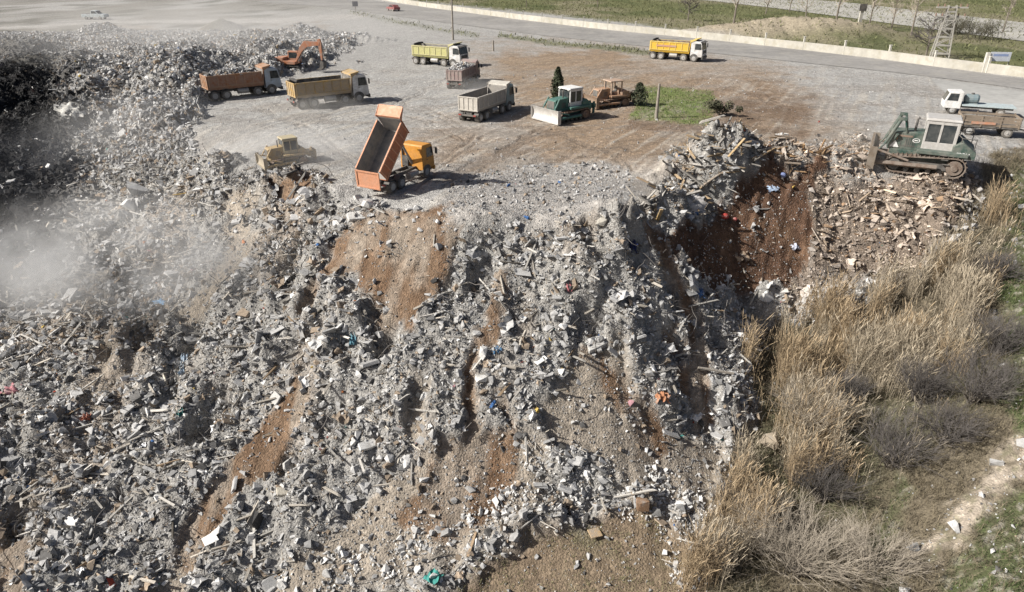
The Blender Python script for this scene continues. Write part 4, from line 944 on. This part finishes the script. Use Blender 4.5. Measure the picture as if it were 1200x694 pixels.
m.box((1.2, .632, 1.42), (1.6, .012, .025)); m.build('hood_seam', DARK, D4)
for s in (-1, 1):
    m = MB()
    for k in range(3): m.box((-1.0 + k * .1, s * 1.36, .75 + k * .25), (.35, .12, .04))
    m.build('step', DARK, D4)
# marks on the large green bulldozer's near side
mk = paint('white_mark', (.8, .8, .78), .5, .05)
m = MB(); m.add([(2.05, .66, 1.3), (1.55, .66, 1.3), (1.8, .66, 1.72)], [(0, 1, 2)]); m.build('warning_triangle', mk, D4)
m = MB(); m.box((1.8, .655, 1.84), (.16, .02, .15)); m.build('orange_marker', ORANGEP, D4)
m = MB()
for k in range(28):
    a0, a1 = k * 2 * math.pi / 28, (k + 1) * 2 * math.pi / 28
    m.add([(.72 + math.cos(a) * rr_ * 1.5, .642, 1.78 + math.sin(a) * rr_) for a, rr_ in ((a0, .13), (a1, .13), (a1, .105), (a0, .105))], [(0, 1, 2, 3)])
m.box((.72, .64, 1.78), (.2, .01, .05)); m.build('oval_emblem', mk, D4)
def letters(txt, size, loc, rot, mat, parent, name):
    cu = bpy.data.curves.new(name, 'FONT'); cu.body = txt; cu.size = size; cu.extrude = .004; cu.align_x = 'CENTER'
    o = bpy.data.objects.new(name, cu); C.objects.link(o); dg = bpy.context.evaluated_depsgraph_get(); me = bpy.data.meshes.new_from_object(o.evaluated_get(dg)); bpy.data.objects.remove(o)
    me.materials.clear(); me.materials.append(mat); o = bpy.data.objects.new(name, me); C.objects.link(o); o.parent = parent; o.location = loc; o.rotation_euler = rot; return o
letters('PR764', .26, (-1.72, 1.185, 1.28), (R(90), 0, R(180)), mk, D4, 'model_lettering')
m = MB(); m.box((1.3, .634, 1.98), (.7, .01, .11)); m.build('faded_lettering_band', paint('faded_brown', (.19, .11, .07), .6, .3), D4)

# excavator
def excavator(label, loc, head, scale=1.0):
    t = thing('excavator', label, 'excavator', loc, R(head), None, scale); om = paint('excavator_orange', (.46, .17, .075), .5, .35)
    tracks(t, 4.2, 1.15, .6, .42, .44, DARK, DARK, 34)
    m = MB(); m.box((0, 0, .72), (2.2, 1.8, .4)); m.tube([(0, 0, .9), (0, 0, 1.1)], .75, 20); m.build('undercarriage', DARK, t)
    m = MB(); m.prism([(-2.5, 1.15), (-2.75, 1.5), (-2.65, 1.95), (-1.9, 2.05), (-.6, 2.1), (-.6, 1.1), (-2.2, 1.1)], -1.3, 1.3); m.prism([(-.6, 1.1), (1.3, 1.1), (1.3, 1.5), (-.6, 1.7)], -1.3, .1); m.box((.35, 0, 1.15), (1.9, 2.4, .12)); body = m.build('upper_body', om, t, bevel=.05)
    m = MB(); m.tube([(-1.8, -.6, 2.0), (-1.8, -.6, 2.5)], .07, 8); m.build('exhaust_pipe', DARK, body)
    m = MB(); m.prism([(-.5, 1.2), (1.3, 1.2), (1.42, 1.8), (1.2, 2.85), (-.45, 2.9)], .32, 1.28); cab = m.build('cab', om, t, bevel=.04)
    for s, y in ((1, 1.285), (-1, .315)):
        m = MB(); m.prism([(-.3, 1.85), (1.2, 1.85), (1.05, 2.7), (-.3, 2.72)], y - .01, y + .01); m.build('side_window', GLASS, cab)
    m = MB(); m.add([(1.435, .4, 1.85), (1.435, 1.2, 1.85), (1.235, 1.2, 2.75), (1.235, .4, 2.75)], [(0, 1, 2, 3)]); m.build('windscreen', GLASS, cab)
    m = MB()
    bp = [(1.0, 1.5), (2.1, 3.3), (3.0, 4.15), (5.35, 4.1)]
    up = [(1.2, 1.9), (2.0, 3.65), (2.85, 4.5), (5.35, 4.4)]; lo = [(1.1, 1.3), (2.35, 3.0), (3.2, 3.65), (5.3, 3.9)]
    m.prism(up + lo[::-1], -.45, -.05); boom = m.build('boom', om, t, bevel=.03)
    m = MB(); m.prism([(4.95, 4.75), (5.45, 4.9), (5.6, 4.2), (5.5, 1.7), (5.25, 1.7), (5.1, 3.6)], -.42, -.08); m.build('stick', om, t, bevel=.03)
    m = MB(); m.tube([(1.5, -.25, 1.5), (2.6, -.25, 3.1)], [.12, .08], 8); m.tube([(3.0, -.25, 4.6), (5.1, -.25, 4.8)], [.11, .07], 8); m.tube([(5.65, -.25, 4.1), (5.75, -.25, 2.1)], [.09, .06], 8); m.build('hydraulic_ram', STEEL, t)
    m = MB(); pr = [(5.45, 1.75), (5.75, 1.5), (5.7, .7), (5.3, .35), (4.75, .35), (4.7, .5), (5.15, .75), (5.2, 1.5)]; m.prism(pr, -.85, .35)
    for k in range(5): m.box((4.62, -.78 + k * .27, .42), (.24, .1, .08))
    m.build('bucket', DARK, t); return t
excavator('orange tracked excavator with arm reaching down behind the two left trucks', gp(along(342,84,0,0)), -8, .88)

# pickup and car
def car(kind, label, loc, head, col, scale=1.0, name='parked_car'):
    t = thing(name, label, 'pickup' if kind == 'pickup' else 'car', loc, R(head), None, scale); m = MB(); pm = paint('car_' + name, col, .35, .3)
    if kind == 'pickup':
        m.prism([(-2.5, .45), (2.45, .42), (2.5, .8), (2.35, 1.02), (1.15, 1.1), (-2.5, 1.08)], -.88, .88); body = m.build('body', pm, t, bevel=.05)
        m = MB(); m.prism([(-.5, 1.08), (1.3, 1.08), (.65, 1.72), (-.25, 1.76)], -.78, .78); cab = m.build('cab', pm, t, bevel=.05)
        m = MB(); m.box((-1.5, 0, 1.092), (1.9, 1.5, .02)); m.build('load_bed', DARK, body)
        wins = [(-.3, 1.2), (.95, 1.2), (.55, 1.64), (-.15, 1.66)]; ws = ((1.22, 1.17), (.72, 1.67))
    else:
        m.prism([(-2.1, .4), (2.05, .38), (2.12, .7), (1.9, .85), (1.0, .95), (-2.0, .98), (-2.15, .7)], -.85, .85); body = m.build('body', pm, t, bevel=.06)
        m = MB(); m.prism([(-1.75, .97), (1.05, .95), (.4, 1.44), (-1.2, 1.46)], -.74, .74); cab = m.build('cab', pm, t, bevel=.06)
        wins = [(-1.45, 1.04), (.75, 1.04), (.3, 1.38), (-1.1, 1.39)]; ws = ((.98, 1.02), (.46, 1.41))
    for s in (-1, 1):
        k = MB(); y = .79 if kind == 'pickup' else .75; k.prism(wins, s * (y - .015), s * (y + .012)); k.build('side_window', GLASS, cab)
        for x in (1.5, -1.5) if kind == 'pickup' else (1.32, -1.32): wheel(t, x, s * .78, .34, .22)
        k = MB(); k.box((2.36 if kind == 'pickup' else 2.02, s * .62, .76), (.2, .3, .14)); k.build('headlight', LAMP, body)
    k = MB(); (xa, za), (xb, zb) = ws; y = .68; k.add([(xa + .02, -y, za), (xa + .02, y, za), (xb + .02, y, zb), (xb + .02, -y, zb)], [(0, 1, 2, 3)]); k.build('windscreen', GLASS, cab)
    return t
car('pickup', 'pale blue-white pickup on the dusty track in the upper left corner', gp(along(113,24,0,0)), -4, (.55, .62, .64), 1.15, 'pickup_truck')
car('sedan', 'dark red car driving on the far road left of the utility pole', gp(along(461,13,0,0)), 125, (.26, .045, .05), 1.15, 'red_car')

# old stake-sided wagon with a pale vehicle behind it, right of the large bulldozer
st = thing('stake_wagon', 'old rusty stake-sided trailer on the gravel right of the large bulldozer', 'trailer', gp(along(1153,158,0,0)), R(-20), None, 1.0)
m = MB(); m.box((0, 0, .85), (4.6, 2.1, .14)); m.box((0, 0, .68), (4.8, .8, .18)); m.build('deck', DARK, st)
m = MB(); WOOD = surf('grey_wood', (.27, .22, .17), 3, .3)
for s in (-1, 1):
    for z in (1.05, 1.35, 1.65): m.box((0, s * 1.05, z), (4.6, .05, .2))
    for x in (-2.2, -.75, .75, 2.2): m.box((x, s * 1.1, 1.35), (.1, .06, 1.0))
for z in (1.05, 1.35, 1.65): m.box((-2.28, 0, z), (.05, 2.1, .2)); m.box((2.28, 0, z), (.05, 2.1, .2))
m.build('stake_side', WOOD, st)
m = MB(); m.box((-.6, -1.138, 1.2), (1.9, .012, .22)); m.build('faded_red_panel', paint('faded_red', (.42, .2, .18), .7, .4), st)
for x in (-1.5, 1.5):
    for s in (-1, 1): wheel(st, x, s * .85, .42, .25)
m = MB(); m.tube([(2.3, 0, .68), (3.6, 0, .55)], .06, 6); m.build('drawbar', DARK, st)
t8 = thing('flatbed_truck', 'small flatbed truck with white cab and pale blue deck behind the old trailer', 'truck', gp(along(1146,134,0,0)), R(158), None, .95)
m = MB(); m.box((-.6, 0, 1.0), (5.0, 2.1, .14)); m.build('deck', paint('pale_blue', (.46, .55, .57), .5, .3), t8)
m = MB(); m.box((0, 0, .75), (6.0, .8, .2)); m.build('chassis', DARK, t8)
m = MB(); m.prism([(2.0, .6), (3.6, .6), (3.65, 1.3), (3.3, 2.3), (2.0, 2.35)], -1.0, 1.0); cb = m.build('cab', WHITE, t8, bevel=.05)
m = MB(); m.add([(3.66, -.85, 1.36), (3.66, .85, 1.36), (3.36, .8, 2.2), (3.36, -.8, 2.2)], [(0, 1, 2, 3)]); m.build('windscreen', GLASS, cb)
for s in (-1, 1): m = MB(); m.prism([(2.4, 1.4), (3.45, 1.4), (3.2, 2.15), (2.4, 2.15)], s * 1.0 - .012, s * 1.0 + .012); m.build('side_window', GLASS, cb)
for x in (2.7, -1.8):
    for s in (-1, 1): wheel(t8, x, s * .85, .42, .26)
tk = thing('water_tank', 'dark blue-grey tank lying on the pale blue truck deck', 'tank', (t8.location[0], t8.location[1], t8.location[2] + 1.02), R(158), None, .95)
m = MB(); m.tube([(.3, 0, .5), (.5, 0, .5), (1.5, 0, .5), (1.7, 0, .5)], [.35, .48, .48, .35], 14); m.box((1.0, 0, .05), (1.2, .8, .1)); m.build('tank_body', paint('tank_blue', (.16, .22, .24), .5, .3), tk)
m = MB(); m.tube([(1.0, 0, .95), (1.0, 0, 1.1)], .16, 10); m.build('tank_lid', DARK, tk)

# ------------------------------------------------------------------ poles, pylon, signs
POLEM = surf('weathered_pole', (.30, .27, .23), 3, .25)
def pole(px, py, ht, label, name='utility_pole'):
    p = at(px, py); t = thing(name, label, 'pole', (p[0], p[1], hz(p[0], p[1]) - .2)); m = MB(); m.tube([(0, 0, 0), (0, 0, ht)], [.19, .12], 10); m.build('shaft', POLEM, t)
    if ht < 5: return
    m = MB(); m.box((0, 0, ht - .5), (2.0, .12, .12)); m.box((0, 0, ht - 1.3), (1.4, .1, .1)); m.build('cross_arm', DARK, t)
    for x in (-.9, 0, .9): m = MB(); m.tube([(x, 0, ht - .44), (x, 0, ht - .2)], [.06, .04], 6); m.build('insulator', paint('insulator_glaze', (.25, .16, .12), .3, .1), t)
pole(531,47,9.5,'tall utility pole standing behind the pale yellow-green truck')
pole(769,139,3.6,'short thin pole at the near edge of the green crop patch','field_post')
pole(578,60,1.9,'short dark post standing on the yard right of the yellow-green truck','short_post')
py_ = at(1100,69); pt = thing('lattice_pylon', 'pale concrete ladder-like power pylon rising beside the road wall', 'pylon', (py_[0], py_[1], hz(py_[0], py_[1]) - .2), R(-12))
hp = 7.9; m = MB()
for s in (-1, 1):
    for q in (-1, 1): m.tube([(s * 1.25, q * .5, 0), (s * .55, q * .25, hp)], [.12, .08], 4)
m.build('leg_pair', surf('pylon_concrete', (.43, .41, .37), 3, .2), pt)
for k in range(6):
    z = 1.0 + k * 1.2; w_ = 1.25 - .7 * z / hp; m = MB(); m.box((0, .5 - .25 * z / hp, z), (2 * w_, .14, .2)); m.box((0, -.5 + .25 * z / hp, z), (2 * w_, .14, .2)); m.build('rung', bpy.data.materials['pylon_concrete'], pt)
m = MB()
for k in range(5):
    z0, z1 = 1.0 + k * 1.2, 2.2 + k * 1.2; w0, w1 = 1.25 - .7 * z0 / hp, 1.25 - .7 * z1 / hp; sg_ = 1 if k % 2 else -1
    for q in (-1, 1): m.tube([(-w0 * sg_, q * .42, z0), (w1 * sg_, q * .4, z1)], .06, 4)
m.build('brace', bpy.data.materials['pylon_concrete'], pt)
for z in (hp - .3, hp - 1.6): 
    m = MB(); m.box((0, 0, z), (4.4, .22, .22)); m.build('cross_arm', bpy.data.materials['pylon_concrete'], pt)
    for x in (-2.0, -1.1, 1.1, 2.0): m = MB(); m.tube([(x, 0, z + .1), (x, 0, z + .5)], [.12, .08], 6); m.build('insulator', bpy.data.materials['insulator_glaze'], pt)
s1 = at(1182,89); sg = thing('roadside_sign', 'small blue-white board on posts above the road wall near the right edge', 'sign', (s1[0], s1[1] + 3, hz(s1[0], s1[1] + 3)), R(-8))
m = MB(); m.box((-1.5, 0, 1.3), (.45, .45, 2.6)); m.build('sign_post', POSTM, sg); m = MB(); m.tube([(1.4, .1, 0), (1.4, .1, 2.6)], .06, 6); m.build('sign_post', POSTM, sg)
m = MB(); m.box((.1, -.06, 2.1), (2.6, .08, 1.2)); m.build('board', paint('sign_board', (.6, .64, .70), .4, .15), sg)
m = MB(); m.box((.1, -.106, 2.3), (1.9, .008, .3)); m.build('blue_band', paint('sign_blue', (.25, .33, .55), .4, .15), sg)
s2 = at(417,14); sg = thing('small_sign', 'small grey roadside sign on a thin post left of the red car', 'sign', (s2[0], s2[1], hz(s2[0], s2[1])), R(10))
m = MB(); m.tube([(0, 0, 0), (0, 0, 2.4)], .07, 6); m.build('sign_post', POLEM, sg); m = MB(); m.box((0, -.08, 2.0), (1.5, .06, 1.3)); m.build('board', paint('grey_board', (.30, .30, .33), .5, .3), sg)
s3 = at(1004,42); sg = thing('signpost', 'pale signpost with a dark panel beyond the wall right of the earth mound', 'sign', (s3[0], s3[1], hz(s3[0], s3[1])), R(0))
m = MB(); m.box((0, 0, 1.3), (.6, .4, 2.6)); m.build('sign_post', POSTM, sg); m = MB(); m.box((0, -.24, 2.9), (1.4, .12, 1.3)); m.build('board', DARK, sg)

# ------------------------------------------------------------------ single pieces of debris
def solid(name, label, cat, px, py, dims, col, tilt=(0, 0, 0), shape='slab', mat=None, sink=.25, rough=.85):
    p = ground_at(px, py); rr = random.Random(int(px * 7 + py)); M_ = mat or surf('debris_' + label[:24].replace(' ', '_'), col, 2.5, .22, .5, ((.31, .295, .27), 1.6, .6))
    mb = MB(); sx, sy, sz = [d / 2 for d in dims]
    if shape == 'slab':
        n = 8; ang = sorted(rr.uniform(-.25, .25) + k * 2 * math.pi / n for k in range(n)); out = [(max(-1, min(1, 1.35 * math.cos(a))) * sx * rr.uniform(.85, 1), max(-1, min(1, 1.35 * math.sin(a))) * sy * rr.uniform(.85, 1)) for a in ang]
        mb.add([(x, y, -sz) for x, y in out] + [(x * .97, y * .97, sz) for x, y in out], [list(range(n))[::-1], list(range(n, 2 * n))] + [(k, (k + 1) % n, (k + 1) % n + n, k + n) for k in range(n)])
    elif shape == 'board': mb.box((0, 0, 0), dims)
    elif shape == 'boulder':
        V, Fc = hull(22, sx, sy, sz, rr); mb.add([tuple(v) for v in V], [list(f) for f in Fc])
    elif shape == 'cloth':
        n = 9
        vs = [((i / 8 - .5) * 2 * sx * (1 + .2 * math.sin(j * 2.1 + i)), (j / 8 - .5) * 2 * sy * (1 + .2 * math.sin(i * 1.7 + j)), sz * (math.sin(i * 1.9 + j * .8 + px) * .7 + rr.uniform(-.5, .5)) - .7 * sz * ((i - 4) ** 2 + (j - 4) ** 2) / 16) for j in range(n) for i in range(n)]
        mb.add(vs, [(j*n+i, j*n+i+1, (j+1)*n+i+1, (j+1)*n+i) for j in range(n-1) for i in range(n-1)])
    elif shape == 'ball':
        for k in range(1): 
            bm = bmesh.new(); bmesh.ops.create_icosphere(bm, subdivisions=2, radius=1); V = [tuple(v.co.x * sx * rr.uniform(.94, 1.04) if i == 0 else c for i, c in enumerate((v.co.x * sx, v.co.y * sy, v.co.z * sz))) for v in bm.verts]; bm.verts.index_update(); mb.add([(v.co.x * sx, v.co.y * sy, v.co.z * sz) for v in bm.verts], [[v.index for v in f.verts] for f in bm.faces]); bm.free()
    elif shape == 'tyre':
        nn, mm = 20, 8; Rr, r_ = sx * .72, sx * .28
        vs = [((Rr + r_ * math.cos(b)) * math.cos(a), (Rr + r_ * math.cos(b)) * math.sin(a), r_ * 1.1 * math.sin(b)) for a in np.linspace(0, 2 * math.pi, nn, False) for b in np.linspace(0, 2 * math.pi, mm, False)]
        mb.add(vs, [(i*mm+j, ((i+1)%nn)*mm+j, ((i+1)%nn)*mm+(j+1)%mm, i*mm+(j+1)%mm) for i in range(nn) for j in range(mm)])
    o = mb.build(name, M_, smooth=shape in ('cloth', 'ball', 'tyre')); o.location = (p[0], p[1], p[2] + dims[2] * sink + .05); o.rotation_euler = tuple(R(a) for a in tilt)
    if shape in ('slab', 'board'): bv = o.modifiers.new('edge', 'BEVEL'); bv.width = .02; bv.segments = 1
    return tag(o, label, cat)
GREY, LIGHT, WHT = (.33, .32, .30), (.5, .49, .465), (.68, .67, .64)
solid('concrete_slab', 'pale flat rectangular slab tilted on the lower middle slope left of the brown chute', 'slab', 431,523, (1.1,.55,.16), WHT, (25,5,35))
solid('concrete_slab', 'long pale slab lying below the dark hollow in the centre-right rubble', 'slab', 700,406, (1.5,.6,.3), LIGHT, (20,-10,30))
solid('concrete_slab', 'small grey slab leaning at the top of the left dirt chute', 'slab', 323,468, (.9,.7,.14), LIGHT, (50,0,-40))
solid('concrete_slab', 'cream square slab face-up beside the left dirt chute', 'slab', 333,577, (.8,.6,.18), (.50,.46,.38), (20,10,20))
solid('concrete_slab', 'grey slab standing on edge above the cream square slab', 'slab', 340,546, (.9,.6,.2), LIGHT, (55,0,60))
solid('concrete_slab', 'steep dark grey slab on the upper slope below the yellow bulldozer', 'slab', 312,270, (1.8,.9,.2), GREY, (60,15,-35))
solid('concrete_block', 'large pale angular block on the dusty upper left slope', 'block', 163,230, (2.0,1.5,1.3), WHT, (15,20,30), 'boulder')
solid('concrete_block', 'pale block just below the largest one on the dusty left slope', 'block', 152,243, (1.3,1.0,.8), WHT, (5,40,10), 'boulder')
solid('concrete_block', 'pale block lying directly under the raised orange truck bed', 'block', 433,243, (1.1,.8,.7), WHT, (20,10,60), 'boulder')
solid('concrete_slab', 'white broken slab in the fresh load spilling from the orange truck', 'slab', 418,255, (1.3,.8,.2), WHT, (25,0,15))
solid('concrete_slab', 'pale broad slab in the fresh spill nearest the brown soil chute', 'slab', 422,236, (1.0,.9,.2), LIGHT, (40,10,70))
solid('plastic_sheet', 'pale cream sheet lying at the lip of the burnt hollow', 'sheet', 82,131, (2.6,2.0,.35), (.66,.64,.58), (15,30,-30), 'cloth')
solid('plastic_sheet', 'big pale crumpled sheet on the heap at the left of the dark red soil', 'sheet', 806,242, (3.0,1.5,.5), (.50,.48,.46), (35,0,25), 'cloth')
solid('plastic_sheet', 'pale blue sheet near the top of the dark red soil', 'sheet', 906,221, (.9,.6,.15), (.45,.56,.72), (35,0,15), 'cloth')
solid('plastic_bag', 'blue bag at the crest above the dark red soil', 'bag', 917,208, (.5,.5,.45), (.20,.24,.42), (0,0,0), 'ball')
solid('plastic_bag', 'red round bag on the left edge of the dark red soil', 'bag', 849,256, (.6,.5,.45), (.40,.06,.05), (0,0,0), 'ball')
solid('plastic_bag', 'small red bag a little right of the round red one on dark soil', 'bag', 861,259, (.35,.4,.3), (.36,.07,.06), (0,0,0), 'ball')
solid('plastic_bag', 'white bag low on the right side of the dark red soil', 'bag', 930,290, (.7,.5,.4), (.62,.64,.74), (0,0,30), 'cloth')
solid('mattress_foam', 'beige lump of torn foam in the middle of the dark red soil', 'foam', 868,302, (1.5,1.0,.7), (.36,.27,.19), (20,0,10), 'cloth')
solid('wood_plank', 'tan plank sticking up at the left foot of the plank heap', 'plank', 770,263, (2.0,.22,.1), (.48,.34,.17), (10,60,100), 'board', sink=3)
solid('wood_plank', 'tan plank leaning out of the top of the plank heap', 'plank', 862,181, (1.9,.18,.09), (.46,.33,.18), (0,-35,35), 'board', sink=5)
solid('wood_plank', 'grey-brown plank lying across the middle of the plank heap', 'plank', 840,212, (3.2,.18,.09), (.30,.25,.2), (0,-22,30), 'board', sink=4)
solid('wood_plank', 'brown plank jutting left from the foot of the plank heap', 'plank', 762,222, (2.2,.2,.09), (.32,.24,.16), (0,18,-25), 'board', sink=4)
solid('wooden_board', 'tan rectangular board lying on the dry ground under the white stones', 'panel', 697,627, (.65,.55,.05), (.46,.33,.19), (8,4,20), 'board', sink=2)
solid('wood_beam', 'thin grey beam across the right side of the brown chute near the reeds', 'beam', 838,441, (2.2,.14,.12), (.30,.27,.23), (0,8,-6), 'board', sink=3)
solid('wood_beam', 'pale pole slanting beside the dark hollow under the large bulldozer slope', 'beam', 884,353, (1.9,.1,.1), (.45,.42,.36), (0,-35,50), 'board', sink=5)
solid('cloth', 'bright blue cloth in the rubble left of the reeds', 'cloth', 818,345, (.7,.7,.35), (.08,.17,.36), (20,0,0), 'cloth', sink=.6)
solid('cloth', 'blue cloth scrap in the middle rubble beside the white block', 'cloth', 583,413, (.6,.45,.3), (.06,.15,.27), (25,0,20), 'cloth', sink=.6)
solid('cloth', 'turquoise cloth scrap left of the centre near the dark tangle', 'cloth', 414,398, (.45,1.0,.3), (.16,.33,.40), (30,0,10), 'cloth', sink=.6)
solid('cloth', 'pale blue rag hanging in a vertical strip on the left slope', 'cloth', 215,430, (.4,1.3,.25), (.42,.52,.62), (35,0,5), 'cloth', sink=.7)
solid('cloth', 'sky blue sheet lying in the dust on the left slope', 'cloth', 192,357, (1.2,.9,.25), (.25,.42,.62), (20,0,25), 'cloth', sink=.6)
solid('cloth', 'teal cloth bundle in the lower left rubble', 'cloth', 213,488, (.5,.6,.4), (.05,.2,.19), (20,0,0), 'cloth', sink=.6)
solid('cloth', 'pink cloth heap at the far left edge of the rubble', 'cloth', 12,459, (1.1,.8,.4), (.52,.24,.26), (20,0,0), 'cloth', sink=.6)
solid('cloth', 'orange-red cloth bundle low on the left slope', 'cloth', 101,491, (.5,.4,.3), (.38,.14,.09), (20,0,0), 'cloth', sink=.6)
solid('cloth', 'dark pink cloth under the crest in the right half of the rubble', 'cloth', 666,338, (.5,.8,.25), (.45,.17,.18), (35,0,0), 'cloth', sink=.6)
solid('cloth', 'crumpled orange fabric at the lower end of the right rubble tongue', 'cloth', 776,468, (.75,.65,.5), (.46,.22,.12), (20,0,0), 'cloth', sink=.6)
solid('cloth', 'navy cloth in shadow near the top right of the rubble crest', 'cloth', 738,290, (.8,1.0,.4), (.03,.04,.12), (30,0,0), 'cloth', sink=.6)
solid('boulder', 'brown rounded boulder at the right end of the white stones', 'boulder', 752,594, (.75,.7,.7), (.25,.16,.10), (0,0,0), 'boulder')
solid('boulder', 'beige boulder half hidden by reeds left of the rounded grey shrub', 'boulder', 898,526, (1.2,.9,.8), (.44,.37,.28), (0,0,0), 'boulder', sink=.7)
solid('boulder', 'pale boulder at the crest of the rubble right of centre', 'boulder', 705,264, (.9,.7,.6), (.46,.43,.37), (0,0,0), 'boulder')
solid('old_tyre', 'dusty grey tyre lying in the dust on the far left slope', 'tyre', 68,361, (1.1,1.1,.35), (.2,.19,.18), (35,10,0), 'tyre')
solid('concrete_block', 'white block beside the blue cloth scrap in the middle rubble', 'block', 566,417, (.45,.8,.5), WHT, (20,10,0), 'boulder')
solid('concrete_block', 'pair-sized white block at the top end of the narrow brown chute', 'block', 565,447, (.8,.5,.4), WHT, (10,0,20), 'boulder')
solid('concrete_slab', 'pale upright slab at the foot of the right crest near the reeds', 'slab', 900,350, (.9,.8,.2), WHT, (60,0,30))

# ------------------------------------------------------------------ dust and smoke
def cloud(name, px, py, z, rad, dens, col, scale=.25, seed=0, aniso=0, rot=0, th=.42):
    p = at(px, py, z); bm = bmesh.new(); bmesh.ops.create_icosphere(bm, subdivisions=3, radius=1); me = bpy.data.meshes.new(name); bm.to_mesh(me); bm.free()
    o = bpy.data.objects.new(name, me); C.objects.link(o); o.location = p; o.scale = rad; o.rotation_euler = (0, 0, R(rot)); tag(o, kind='stuff')
    m = bpy.data.materials.new(name); m.use_nodes = True; nt = m.node_tree; nt.nodes.clear(); out = nt.nodes.new('ShaderNodeOutputMaterial'); v = nt.nodes.new('ShaderNodeVolumePrincipled'); L(nt, v.outputs[0], out.inputs['Volume'])
    v.inputs['Color'].default_value = (*col, 1); v.inputs['Anisotropy'].default_value = aniso
    tc = nt.nodes.new('ShaderNodeTexCoord').outputs['Object']; ln = N(nt, 'ShaderNodeVectorMath', operation='LENGTH'); L(nt, tc, ln.inputs[0])
    fall = N(nt, 'ShaderNodeMapRange'); fall.inputs[1].default_value = 1.0; fall.inputs[2].default_value = .25; fall.inputs[3].default_value = 0; fall.inputs[4].default_value = 1; fall.interpolation_type = 'SMOOTHSTEP'; L(nt, ln.outputs['Value'], fall.inputs[0])
    ns = NOISE(nt, POS(nt), scale, 5, .6); r_ = RAMP(nt, ns, [(th - .06, 0), (th + .28, 1)])
    m1 = N(nt, 'ShaderNodeMath', operation='MULTIPLY'); L(nt, fall.outputs[0], m1.inputs[0]); L(nt, r_, m1.inputs[1])
    m2 = N(nt, 'ShaderNodeMath', operation='MULTIPLY'); L(nt, m1.outputs[0], m2.inputs[0]); m2.inputs[1].default_value = dens; L(nt, m2.outputs[0], v.inputs['Density'])
    me.materials.append(m); return o
cloud('dust_cloud', 130,295,-2.6, (14,8,4.4), .36, (.84,.84,.83), .22, th=.47)
cloud('dust_cloud', 0,315,-4.5, (9,6,3), .26, (.70,.71,.73), .22, th=.46)
cloud('smoke', 50,200,-1.5, (8,8,5), .022, (.55,.58,.66), .25, th=.48)
cloud('dust_cloud', 320,172,1, (7.5,6,2.6), .17, (.85,.84,.82), .3)
cloud('dust_cloud', 400,178,.8, (6.5,5,2.4), .11, (.88,.86,.83), .25)
cloud('dust_cloud', 370,125,.6, (7,3.5,1.6), .20, (.86,.84,.8), .4, rot=30)
cloud('dust_cloud', 552,104,.6, (5,4,1.6), .20, (.86,.84,.8), .4)
cloud('dust_cloud', 1045,172,1.6, (8,4,2.6), .07, (.8,.72,.6), .35)
cloud('dust_cloud', 190,150,0, (16,10,4), .05, (.84,.84,.83), .15, th=.4)
cloud('dust_cloud', 230,40,2, (48,34,7), .022, (.85,.84,.82), .06, th=.3)
# ------------------------------------------------------------------ light
AZ = np.array([-.95, -.22]); AZ /= np.hypot(*AZ); EL = R(37)
sd = Vector((AZ[0] * math.cos(EL), AZ[1] * math.cos(EL), math.sin(EL)))
sun = bpy.data.lights.new('sun', 'SUN'); sun.energy = 4.9; sun.angle = R(.53); sun.color = (1, .965, .91)
so = bpy.data.objects.new('sun', sun); C.objects.link(so); so.rotation_euler = sd.to_track_quat('Z', 'Y').to_euler(); so.location = (-40, 0, 60)
w = bpy.data.worlds.new("World"); sc.world = w; w.use_nodes = True
nt = w.node_tree; bg = nt.nodes['Background']
sky = nt.nodes.new('ShaderNodeTexSky'); sky.sky_type = 'NISHITA'; sky.sun_disc = False; sky.sun_elevation = EL; sky.sun_rotation = math.atan2(AZ[0], AZ[1])
sky.dust_density = 4.0; sky.air_density = .7
nt.links.new(sky.outputs[0], bg.inputs[0]); bg.inputs[1].default_value = .056
vs_ = sc.view_settings; vs_.view_transform = 'Standard'; vs_.look = 'None'; vs_.gamma = 1; vs_.use_curve_mapping = False; vs_.exposure = .47
sc.cycles.max_bounces = 6; sc.cycles.diffuse_bounces = 3; sc.cycles.volume_bounces = 1
sc.cycles.use_denoising = True
